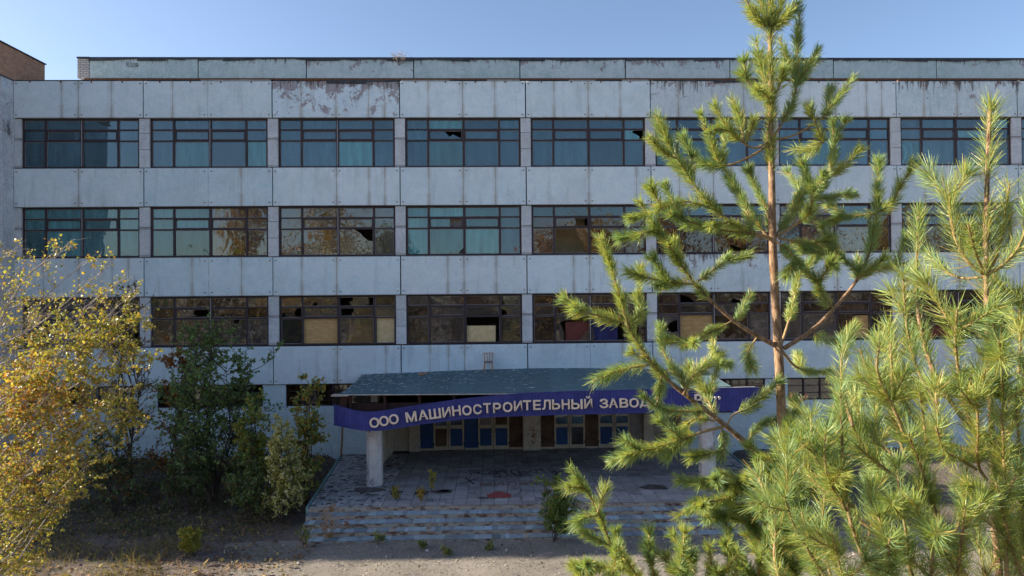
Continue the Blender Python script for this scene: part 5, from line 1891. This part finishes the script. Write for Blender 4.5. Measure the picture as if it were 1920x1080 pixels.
# ------------------------------------------------------------------ broadleaf plants
class Plant:
    def __init__(self, name, label, cat, base, seed, bark='bark_dark', leafmat='leaf', group=None):
        self.R = np.random.default_rng(seed)
        self.root = empty(name, tuple(base))
        tag(self.root, label, cat, group)
        self.base = np.array(base, float)
        self.tubes, self.lp, self.ld = [], [], []
        self.bark, self.leafmat = bark, leafmat

    def limb(self, a, b_, r0, r1, bow=.12, n=6):
        a, b_ = np.array(a, float), np.array(b_, float)
        L = np.linalg.norm(b_ - a)
        t = np.linspace(0, 1, n)[:, None]
        off = self.R.normal(0, 1, 3) * bow * L
        P = a * (1 - t) + b_ * t + off * (np.sin(t * math.pi)) * .5 + self.R.normal(0, .012 * L, (n, 3)) * (t > 0) * (t < 1)
        self.tubes.append((P, np.linspace(r0, r1, n)))
        return P

    def side(self, P, r, n, L, t0=.25, up=.5, droop=0., twigs=4, tl=.45, leaves=8, spread=1.0, bare=0.0):
        R = self.R
        for k in range(n):
            t = R.uniform(t0, 1.0)
            u = t * (len(P) - 1); i = min(int(u), len(P) - 2)
            p = P[i] + (P[i + 1] - P[i]) * (u - i)
            d = unit(P[i + 1] - P[i])
            rd = unit(R.normal(0, 1, 3) * np.array([1, 1, .5]))
            d2 = unit(d * .5 + rd * spread + np.array([0, 0, up]))
            LL = L * R.uniform(.5, 1.1) * (1.15 - .5 * t)
            e = p + d2 * LL + np.array([0, 0, -droop * LL])
            Q = self.limb(p, e, r, r * .35, .15, 5)
            for j in range(twigs):
                tt = R.uniform(.25, 1)
                uu = tt * 4; ii = min(int(uu), 3)
                pp = Q[ii] + (Q[ii + 1] - Q[ii]) * (uu - ii)
                d3 = unit(unit(Q[ii + 1] - Q[ii]) * .7 + R.normal(0, .6, 3) + np.array([0, 0, up * .4 - droop]))
                W = self.limb(pp, pp + d3 * LL * tl * R.uniform(.6, 1.2), r * .4, r * .2, .1, 4)
                if R.random() < bare: continue
                for q in range(R.poisson(leaves)):
                    s_ = R.uniform(.1, 1.05)
                    self.lp.append(W[0] + (W[-1] - W[0]) * s_ + R.normal(0, .02, 3)); self.ld.append(d3)

    def finish(self, size, palette, colfun=None, aspect=.75, hang=.3, sides=5):
        R = self.R
        mb = MB()
        for k, (P, r) in enumerate(self.tubes):
            mb.tube(P, r, sides if r[0] > .01 else 3, False)
        rel(self.root, mb.build('branches', M[self.bark], None, True))
        lp = np.array(self.lp); n = len(lp)
        if n == 0: return 0
        ld = unit(np.array(self.ld) * .5 + R.normal(0, .7, (n, 3)) + np.array([0, 0, -hang]))
        sv = unit(np.cross(ld, R.normal(0, 1, (n, 3))))
        nv = np.cross(ld, sv)
        L = size * R.uniform(.65, 1.25, n)[:, None]
        W = L * aspect * .5
        fold = nv * W * R.uniform(-.5, .5, n)[:, None]
        b0, b1 = lp, lp + ld * L
        m_ = lp + ld * L * .45
        V = np.stack([b0, m_ + sv * W + fold, b1, m_ - sv * W + fold], 1).reshape(-1, 3)
        b_ = np.arange(n) * 4
        Fq = np.concatenate([np.stack([b_, b_ + 1, b_ + 2], 1), np.stack([b_, b_ + 2, b_ + 3], 1)])
        cols = np.array([c for c, w in palette]); ws = np.array([w for c, w in palette], float)
        pk = R.choice(len(cols), n, p=ws / ws.sum())
        c = cols[pk] * R.uniform(.7, 1.25, (n, 1))
        if colfun is not None:
            c = colfun(lp, c, R)
        o = link('leaves', np_mesh('leaves', V, Fq, M[self.leafmat], np.repeat(c, 4, 0)))
        tag(rel(self.root, o), kind='stuff')
        return n


YEL, GOLD, LIME, ORG, RED, GRN, DGR = (.46, .37, .07), (.40, .27, .06), (.31, .33, .07), (.46, .22, .06), (.33, .11, .05), (.17, .26, .08), (.12, .19, .085)

# big yellow tree at the left edge
DT = 13.5
b0 = place(-70, 900, DT); base = (b0[0], b0[1], ZG)
T = Plant('birch_tree', 'large yellow-leaved autumn tree with bare pale twigs at the left edge', 'tree', base, 21, 'bark_grey', 'leaf_sun')
tp = [np.array(base), place(-72, 1000, DT), place(-62, 800, DT), place(-45, 640, DT + .2), place(-20, 540, DT + .3)]
T.tubes.append((smooth_poly(tp, 2), np.interp(np.linspace(0, 1, len(smooth_poly(tp, 2))), [0, 1], [.14, .03])))
tips = [(-60, 500, .6), (10, 478, -.4), (70, 495, .5), (120, 470, -.2), (165, 490, .6), (200, 500, -.5), (250, 545, .1), (262, 600, -.3), (258, 660, .4), (248, 720, -.2), (240, 780, .5), (215, 535, .3), (240, 570, .8), (225, 600, -.6), (235, 650, 0), (225, 690, .7), (215, 740, -.5), (205, 790, .3), (190, 850, -.6), (160, 890, .4), (120, 930, -.4), (80, 950, .5),
        (40, 940, -.6), (100, 820, -1.2), (60, 700, -1.5), (130, 620, -1.2), (60, 600, 1.2), (140, 740, 1.2), (30, 850, 1.0), (-10, 760, -1.4), (100, 560, .9), (150, 680, -1.0), (180, 560, 1.2), (20, 560, -1.2), (0, 900, .8), (120, 860, .2), (170, 800, 1.0), (50, 780, .3), (90, 650, -.4), (30, 640, .8), (170, 640, .4), (110, 710, -.8)]
for k, (x, y, dd) in enumerate(tips):
    e = place(x, y, DT + dd)
    tk = place(-66 + T.R.normal(0, 3), min(1100, y + 190 + T.R.uniform(-30, 90)), DT)
    st = place(-66 * .55 + x * .45, min(1080, y + 120 + T.R.uniform(-20, 50)), DT + dd * .6)
    mid = (st + e) / 2 + np.array([T.R.normal(0, .12), T.R.normal(0, .12), .1])
    P = smooth_poly([tk, st, mid, e], 2)
    T.tubes.append((P, np.linspace(.020, .005, len(P))))
    top = y < 580
    T.side(P, .006, 19, .70, .25, .25, .12 if not top else -.1, 5, .55, 2.4 if top else 8.0, 1.0, .35 if top else .04)
def birch_col(lp, c, R):
    rel_ = np.stack([(lp - CAM) @ _r, (lp - CAM) @ _u, (lp - CAM) @ _f], 1)
    x = 960 + FPX * rel_[:, 0] / rel_[:, 2]; y = 540 - FPX * rel_[:, 1] / rel_[:, 2]
    red = np.exp(-((x - 60) / 80) ** 2 - ((y - 740) / 60) ** 2) + .5 * np.exp(-((x - 50) / 90) ** 2 - ((y - 860) / 80) ** 2)
    m_ = (R.random(len(lp)) < red * .38)[:, None]
    return np.where(m_, np.array(ORG) * R.uniform(.7, 1.3, (len(lp), 1)), c)
nt = T.finish(.064, [(YEL, 3.6), (GOLD, .8), (LIME, 3.8), ((.24, .25, .07), 2.4), ((.26, .16, .06), 1.0)], birch_col, .8, .5)
print('birch leaves', nt)


def shrub(name, label, cat, px_, py_top, depth, w_px, seed, palette, size, nst, nside, leaves, ybase=None, bark='bark_dark', up=.5, group=None, leafmat='leaf', bare=0., twl=.5):
    s_ = depth / FPX
    b_ = place(px_, 700, depth)
    zg = float(ground_h(b_[0], b_[1])) if ybase is None else ybase
    b_ = np.array([b_[0], b_[1], zg])
    top = place(px_, py_top, depth)
    H = top[2] - zg
    P_ = Plant(name, label, cat, b_, seed, bark, leafmat, group)
    for k in range(nst):
        a = P_.R.random() * 6.28
        rr = w_px * s_ * .5 * P_.R.uniform(.2, .75)
        hh = H * (P_.R.uniform(.6, .95) if k else .97)
        e = b_ + np.array([math.cos(a) * rr * (1 if k else .15), math.sin(a) * rr * (1 if k else .15), hh])
        P = P_.limb(b_ + P_.R.normal(0, .03, 3) * np.array([1, 1, 0]), e, .006 * H + .004, .004, .1, 8)
        P_.side(P, .004 + .002 * H, int(nside * (1.0 if ybase is not None else 1.15)), w_px * s_ * (.40 if ybase is not None else .52), .12, up, .05, 5, twl, leaves * 2.5, 1.0, bare)
    P_.finish(size * (1.0 if ybase is not None else 1.25), palette)
    return P_


shrub('maple_sapling', 'reddish-orange sapling against the wall under the second window bay', 'sapling', 322, 640, 27.4, 85, 31, [(RED, 2), (ORG, 4), ((.3, .2, .07), 3)], .10, 3, 16, 3.4)
shrub('maple_sapling', 'tall dark green sapling reaching the lower windows beside the reddish one', 'sapling', 402, 606, 26.6, 175, 32, [(DGR, 3), (GRN, 5), ((.18, .19, .06), 1)], .105, 6, 22, 4.2)
shrub('maple_sapling', 'loose green sapling with drooping side twigs between the tall sapling and the porch', 'sapling', 466, 665, 27.2, 80, 33, [(DGR, 3), (GRN, 4), (LIME, .7)], .10, 2, 11, 2.6)
shrub('maple_sapling', 'yellowing green sapling left of the porch, topmost leaves near the strip window', 'sapling', 574, 705, 26.2, 84, 34, [(GRN, 3), (GOLD, 1.8), (LIME, 3), (ORG, .8)], .095, 4, 15, 4.0)
shrub('shrub', 'olive yellow shrub behind the bright bush', 'shrub', 478, 745, 25.6, 75, 35, [(GRN, 3), (LIME, 3), (GOLD, 1.3)], .10, 4, 14, 3.5)
shrub('shrub', 'silvery-yellow bush, its leaves paled as if sunlit, in front of the saplings left of the porch', 'shrub', 526, 792, 24.6, 88, 36, [((.50, .48, .20), 4), (LIME, 3), ((.62, .58, .36), 2.5)], .085, 5, 15, 4.5, leafmat='leaf_sun')  # silver-yellow leaves lightened in colour, standing in for a patch of sun
shrub('birch_sapling', 'thin almost bare sapling behind the big yellow tree with a few brown leaves', 'sapling', 243, 492, 27.4, 130, 37, [((.22, .13, .04), 3), (GOLD, 2), ((.14, .15, .04), 2)], .085, 4, 16, 2.2, bare=.15)
shrub('shrub', 'dark low shrub at the foot of the wall under the big yellow tree', 'shrub', 215, 806, 25.5, 130, 38, [(DGR, 3), ((.17, .13, .06), 2), (ORG, .5)], .10, 5, 10, 3.0)
shrub('shrub', 'dark low shrub at the foot of the wall between the two tallest saplings', 'shrub', 352, 832, 25.6, 100, 39, [(DGR, 4), ((.15, .14, .06), 2)], .10, 5, 9, 3.0)
shrub('shrub', 'dark green weed bush on the bank beside the porch edge', 'shrub', 470, 868, 24.8, 80, 40, [(DGR, 3), (GRN, 2), ((.18, .15, .07), 2)], .09, 5, 9, 3.0)
shrub('shrub', 'leafy green bush growing through the lowest porch steps', 'shrub', 1036, 888, 22.6, 88, 41, [(GRN, 5), ((.12, .20, .04), 3), (ORG, .35), (LIME, .8)], .075, 6, 15, 4.6, ybase=ZG + .03, up=.7)
shrub('shrub', 'small bright yellow-green plant at the edge of the forecourt grass', 'shrub', 352, 994, 21.6, 36, 42, [(LIME, 5), (YEL, 2)], .07, 4, 10, 4.0, leafmat='leaf_sun')
shrub('shrub', 'dark red-leaved bush beyond the right end of the canopy', 'shrub', 1478, 735, 28.5, 70, 43, [((.12, .04, .035), 3), (RED, 1), (DGR, 2)], .10, 4, 12, 3.5)
shrub('shrub', 'green shrub at the wall seen through the right pine branches', 'shrub', 1545, 800, 27.5, 110, 44, [(DGR, 3), (GRN, 3)], .11, 5, 14, 4.0)
shrub('weed', 'yellow weed sprouting from the porch tiles right of the left column', 'weed', 808, 882, 26.1, 22, 45, [(YEL, 3), (LIME, 3)], .06, 2, 7, 2.5, ybase=ZP)
shrub('weed', 'low yellow-green weed in the dark spot nearest the left column', 'weed', 741, 915, 25.0, 24, 46, [(GOLD, 3), (LIME, 3)], .05, 3, 6, 2.5, ybase=ZP)
shrub('weed', 'dry yellow weed in the second dark spot of the porch tiles', 'weed', 789, 913, 24.9, 26, 47, [(GOLD, 3), (YEL, 2)], .05, 3, 6, 2.5, ybase=ZP)
shrub('weed', 'brown dry stalk leaning over the left end of the steps', 'weed', 612, 948, 22.9, 46, 48, [((.32, .17, .08), 4), ((.36, .22, .12), 2)], .05, 3, 8, 1.6, bark='plywood', ybase=ZG)
shrub('weed', 'pinkish dry stalk standing on the left part of the steps', 'weed', 650, 958, 23.4, 18, 49, [((.34, .18, .12), 4)], .04, 1, 7, 2.0, bark='plywood', ybase=-.85)
shrub('dry_plant', 'bare dry plant rooted in the attic parapet', 'plant', 752, 98, 38.3, 44, 50, [((.35, .28, .2), 1)], .05, 7, 8, .2, bark='bark_grey', ybase=20.15)
for k, (x, yt, dp, w) in enumerate(((565, 1002, 22.4, 60), (790, 1020, 22.2, 30), (836, 1034, 21.6, 36), (918, 1024, 22.0, 30), (705, 1012, 22.5, 44))):
    shrub('weed', ['long grass tuft and weeds at the left foot of the steps', 'small pale weed just below the lowest step', 'low green weed on the forecourt left of the middle', 'low green weed by a dry stem in front of the steps', 'grassy weed tuft tight against the lowest step'][k], 'weed', x, yt, dp, w, 60 + k, [(GRN, 3), (LIME, 2), ((.2, .17, .06), 2)], .06, 3, 5, 1.6, ybase=ZG, up=1.1)

# ------------------------------------------------------------------ grass, litter, gravel
def blades(name, label, n, area, hgt, wid, palette, seed, dens=None):
    R = np.random.default_rng(seed)
    x = R.uniform(area[0], area[1], n); y = R.uniform(area[2], area[3], n)
    nz = np.sin(x * 1.3 + np.sin(y * .9) * 2) * np.sin(y * 1.1 + x * .5)
    keep = R.random(n) < np.clip(.45 + .5 * nz, .05, 1)
    if dens is not None: keep &= dens(x, y, R)
    x, y = x[keep], y[keep]; n = len(x)
    z = ground_h(x, y)
    p = np.stack([x, y, z - .01], 1)
    d = unit(np.stack([R.normal(0, .45, n), R.normal(0, .45, n), np.ones(n)], 1))
    L = hgt * R.gamma(3, .33, n)[:, None]
    s_ = unit(np.cross(d, R.normal(0, 1, (n, 3)))) * wid * .5
    mid = p + d * L * .55
    tip = p + d * L + np.stack([R.normal(0, .3, n), R.normal(0, .3, n), -.1 * np.ones(n)], 1) * L
    V = np.stack([p - s_, p + s_, mid + s_ * .8, mid - s_ * .8, tip + s_ * .15, tip - s_ * .15], 1).reshape(-1, 3)
    b_ = np.arange(n) * 6
    Fq = np.concatenate([np.stack([b_, b_ + 1, b_ + 2, b_ + 3], 1), np.stack([b_ + 3, b_ + 2, b_ + 4, b_ + 5], 1)])
    cols = np.array([c for c, w in palette]); ws = np.array([w for c, w in palette], float)
    c = cols[R.choice(len(cols), n, p=ws / ws.sum())] * R.uniform(.7, 1.3, (n, 1))
    o = link(name, np_mesh(name, V, Fq, M['grass'], np.repeat(c, 6, 0)))
    tag(o, label, 'grass', kind='stuff')


left = lambda x, y, R: (x < 15.0 + .35 * (-8 - y) * (y < -8) * -1 + R.normal(0, .5, len(x))) & (y < -.1)
blades('grass', 'mixed dry and green grass on the shaded bank left of the porch', 42000, (-6, 16, -13.5, -.3), .16, .012, [((.14, .14, .07), 4), ((.24, .20, .12), 3), ((.10, .10, .055), 3), ((.30, .25, .15), 1)], 71, left)
blades('tall_grass', 'taller dry grass along the front edge of the left lawn', 14000, (-4, 13.6, -13.5, -9.2), .34, .012, [((.24, .20, .09), 4), ((.14, .15, .04), 3), ((.30, .24, .12), 2)], 72, lambda x, y, R: x < 12.8 + R.normal(0, .4, len(x)) + .25 * (y + 9.5))
blades('right_grass', 'grass on the bank right of the porch', 9000, (33.8, 52, -9, -.4), .18, .012, [((.09, .11, .035), 4), ((.18, .16, .07), 3)], 73)


def flakes(name, label, cat, n, area, size, palette, seed, zoff=.01, dens=None, flat=.35, zf=None):
    R = np.random.default_rng(seed)
    x = R.uniform(area[0], area[1], n); y = R.uniform(area[2], area[3], n)
    if dens is not None:
        k = dens(x, y, R); x, y = x[k], y[k]; n = len(x)
    z = (ground_h(x, y) if zf is None else np.full(n, zf)) + zoff
    p = np.stack([x, y, z], 1)
    a = R.random(n) * 6.28
    L = size * R.gamma(4, .25, n)
    u_ = np.stack([np.cos(a), np.sin(a), R.normal(0, flat, n)], 1) * L[:, None] * .5
    v_ = np.stack([-np.sin(a), np.cos(a), R.normal(0, flat, n)], 1) * L[:, None] * .38
    V = np.stack([p - u_, p - v_, p + u_, p + v_], 1)
    V[:, :, 2] += (np.abs(u_[:, 2]) + np.abs(v_[:, 2]))[:, None]
    b_ = np.arange(n) * 4
    Fq = np.stack([b_, b_ + 1, b_ + 2, b_ + 3], 1)
    cols = np.array([c for c, w in palette]); ws = np.array([w for c, w in palette], float)
    c = cols[R.choice(len(cols), n, p=ws / ws.sum())] * R.uniform(.7, 1.25, (n, 1))
    o = link(name, np_mesh(name, V.reshape(-1, 3), Fq, M['grass'], np.repeat(c, 4, 0)))
    tag(o, label, cat, kind='stuff')


flakes('fallen_leaves', 'fallen brown and yellow leaves on the lawn left of the porch', 'leaves', 14000, (-4, 16.5, -13.5, -.4), .085, [((.26, .16, .10), 4), ((.42, .31, .10), 1.5), ((.17, .11, .08), 4), ((.50, .40, .12), .6)], 81, .02, lambda x, y, R: (x < 15.2) | (y < -9.9))
flakes('gravel', 'loose gravel and grit over the worn asphalt of the forecourt', 'gravel', 16000, (12, 36, -14.5, -9.75), .035, [((.34, .31, .27), 4), ((.20, .18, .16), 3), ((.48, .45, .40), 1.2)], 82, .004, None, .5)
flakes('porch_litter', 'scattered leaves and litter on the porch floor', 'litter', 260, (15.9, 32.5, -7.9, -.5), .06, [((.24, .15, .06), 4), ((.42, .40, .36), 1), ((.36, .27, .07), 1)], 83, .012, None, .2, ZP)

# ------------------------------------------------------------------ trees across the forecourt behind the viewpoint, seen mirrored in the panes
def far_tree(label, x, y, h, w, seed, palette, n=3800, kind='birch_tree'):
    P_ = Plant(kind, label, 'tree', (x, y, ZG), seed, 'bark_grey', 'leaf_sun', 'trees mirrored in the windows')
    R = P_.R
    P = P_.limb((x, y, ZG), (x + R.normal(0, .4), y, ZG + h * .95), .02 * h * .6, .03, .03, 10)
    for k in range(16):
        t = R.uniform(.25, .95)
        p = P[0] + (P[-1] - P[0]) * t
        a = R.random() * 6.28
        L = w * .5 * (1.15 - t * .75)
        P_.limb(p, p + np.array([math.cos(a) * L, math.sin(a) * L, L * .7]), .05, .012, .1, 5)
    cl = []
    for k in range(60):
        t = R.uniform(.18, 1.0)
        a = R.random() * 6.28
        rr = w * .5 * math.sqrt(R.random()) * min(1, 1.25 - t * .85) * min(1, t * 3)
        cl.append((x + math.cos(a) * rr, y + math.sin(a) * rr, ZG + h * t, w * .12 * R.uniform(.6, 1.3)))
    cl = np.array(cl)
    pk = R.integers(0, len(cl), n)
    lp = cl[pk, :3] + R.normal(0, 1, (n, 3)) * cl[pk, 3:4] * np.array([1, 1, 1.2])
    P_.lp = list(lp); P_.ld = list(np.tile([0, 0, -1.0], (n, 1)))
    P_.finish(.50, palette, None, .8, .5)


PG = [(GOLD, 4), (YEL, 2), (ORG, 2), (LIME, 1)]
PO = [(ORG, 3), (GOLD, 3), ((.2, .12, .05), 3)]
PGR = [(GRN, 4), (LIME, 2), (GOLD, 2)]
far = [(-13, -66, 26, 6, PG, 'second bay of the top row'), (-5, -60, 14, 8, PO, 'second bay of the middle row, right half'), (1, -58, 21, 12, PG, 'third bay of the middle row'), (8, -62, 16, 8, PGR, 'third bay of the lowest row'), (18, -66, 11.5, 9, PO, 'fourth bay of the lowest row'),
       (30, -62, 16, 8, PO, 'fifth bay of the middle row, left panes'), (37, -60, 18, 10, PG, 'fifth bay of the middle row, right panes'), (47, -61, 19, 10, PO, 'sixth bay of the middle row, left panes'), (56, -60, 18, 10, PG, 'sixth bay of the middle row, right panes'), (67, -62, 19, 10, PO, 'seventh bay of the middle row, left panes'), (78, -60, 18, 10, PG, 'seventh bay of the middle row, right panes'), (90, -62, 18, 10, PGR, 'eighth bay of the middle row'),
       (-26, -64, 11, 9, PGR, 'second bay of the lowest row, left panes'), (-36, -66, 10.5, 9, PO, 'first bay of the lowest row')]
for k, (x, y, h, w, pal, wh) in enumerate(far):
    far_tree('autumn tree mirrored in the ' + wh, x, y, h, w, 200 + k, pal)

PD = [((.09, .10, .04), 3), ((.16, .11, .05), 3), (GOLD, .7)]
for k, x in enumerate((-44, -30, -17, -4, 9, 22, 35, 48, 61, 74, 87, 100)):
    far_tree('low dark thicket mirrored in the lowest window row, ' + ['first', 'second', 'third', 'fourth', 'fifth', 'sixth', 'seventh', 'eighth', 'ninth', 'tenth', 'eleventh', 'twelfth'][k] + ' from the left', x + (k % 3) * 1.5, -57 - (k % 2) * 3, 6.5 + (k * 7 % 5) * .6, 15, 300 + k, PD, 2200, 'thicket')

R = np.random.default_rng(77)
for k, (px_, py_) in enumerate(((801, 1032), (1063, 1042), (560, 1058), (905, 1062))):
    x, y = atZ(px_, py_, ZG)[:2]
    z = float(ground_h(x, y))
    mb = MB()
    n = 7
    rr = R.uniform(.03, .09)
    ring = [[(rr * (1 - .45 * q) * (1 + R.normal(0, .15)) * math.cos(a * 6.283 / n), rr * .8 * (1 - .45 * q) * (1 + R.normal(0, .15)) * math.sin(a * 6.283 / n), rr * (.0, .5, .85)[q]) for a in range(n)] for q in range(3)]
    for q in range(2):
        for a in range(n):
            mb.quad(ring[q][a], ring[q][(a + 1) % n], ring[q + 1][(a + 1) % n], ring[q + 1][a])
    mb.poly(ring[2])
    o = mb.build('rubble_stone', M['pier_wing'])
    o.location = (x, y, z - .01)
    o.rotation_euler = (0, 0, R.random() * 6)
    tag(o, ['pale lump of rubble on the shadow edge left of the middle of the forecourt', 'pale lump of rubble on the forecourt beside the lowest pine branch', 'pale lump of rubble at the left end of the forecourt by the grass', 'pale lump of rubble in the sunlit strip at the bottom of the forecourt'][k], 'stone', 'rubble lumps on the forecourt')
for k, (xa, ya, xb, yb) in enumerate(((818, 1037, 846, 1016), (1000, 1046, 1040, 1038), (690, 1040, 715, 1034), (560, 1060, 600, 1050))):
    a, b_ = atZ(xa, ya, ZG + .03), atZ(xb, yb, ZG + .03)
    mb = MB()
    P = smooth_poly([a, (a + b_) / 2 + np.array([0, 0, .06]), b_ + np.array([0, 0, .05])], 2)
    mb.tube(P, np.linspace(.018, .006, len(P)), 5)
    for q in (.4, .6, .8):
        p = a + (b_ - a) * q
        mb.tube([p, p + np.array([R.normal(0, .12), R.normal(0, .12), .08])], [.006, .003], 4)
    o = mb.build('fallen_twig', M['bark_grey'])
    tag(o, ['pale dry twig propped on the ground in front of the left half of the steps', 'dry twig in the sunlit strip below the middle of the steps', 'short dry twig near the foot of the left steps', 'dry twig at the edge of the left grass'][k], 'twig')

R = np.random.default_rng(91)
cx, cy = R.uniform(-3, 15.0, 420), R.uniform(-8.8, -.6, 420)
ch = R.gamma(3, .11, 420)
n = 30000
pk = R.integers(0, 420, n)
hh = R.random(n) ** 1.3
x = cx[pk] + R.normal(0, .30, n) * (.5 + hh); y = cy[pk] + R.normal(0, .30, n) * (.5 + hh)
ok = (x < 14.9) & (y < -.15)
x, y, hh, pk = x[ok], y[ok], hh[ok], pk[ok]; n = len(x)
p = np.stack([x, y, ground_h(x, y) + .02 + hh * ch[pk]], 1)
d = unit(R.normal(0, 1, (n, 3)) + np.array([0, 0, .3])); sv = unit(np.cross(d, R.normal(0, 1, (n, 3))))
L = R.uniform(.05, .12, n)[:, None]
V = np.stack([p, p + d * L * .5 + sv * L * .3, p + d * L, p + d * L * .5 - sv * L * .3], 1).reshape(-1, 3)
b_ = np.arange(n) * 4
cols = np.array([(.12, .15, .07), (.17, .13, .10), (.10, .12, .07), (.24, .18, .11), (.30, .25, .09)])
tone = R.integers(0, 5, 420)
c = cols[np.where(R.random(n) < .6, tone[pk], R.integers(0, 4, n))] * R.uniform(.6, 1.3, (n, 1))
o = link('undergrowth', np_mesh('undergrowth', V, np.stack([b_, b_ + 1, b_ + 2, b_ + 3], 1), M['grass'], np.repeat(c, 4, 0)))
tag(o, 'tangled low weeds and dead stalks covering the shaded bank left of the porch', 'undergrowth', kind='stuff')
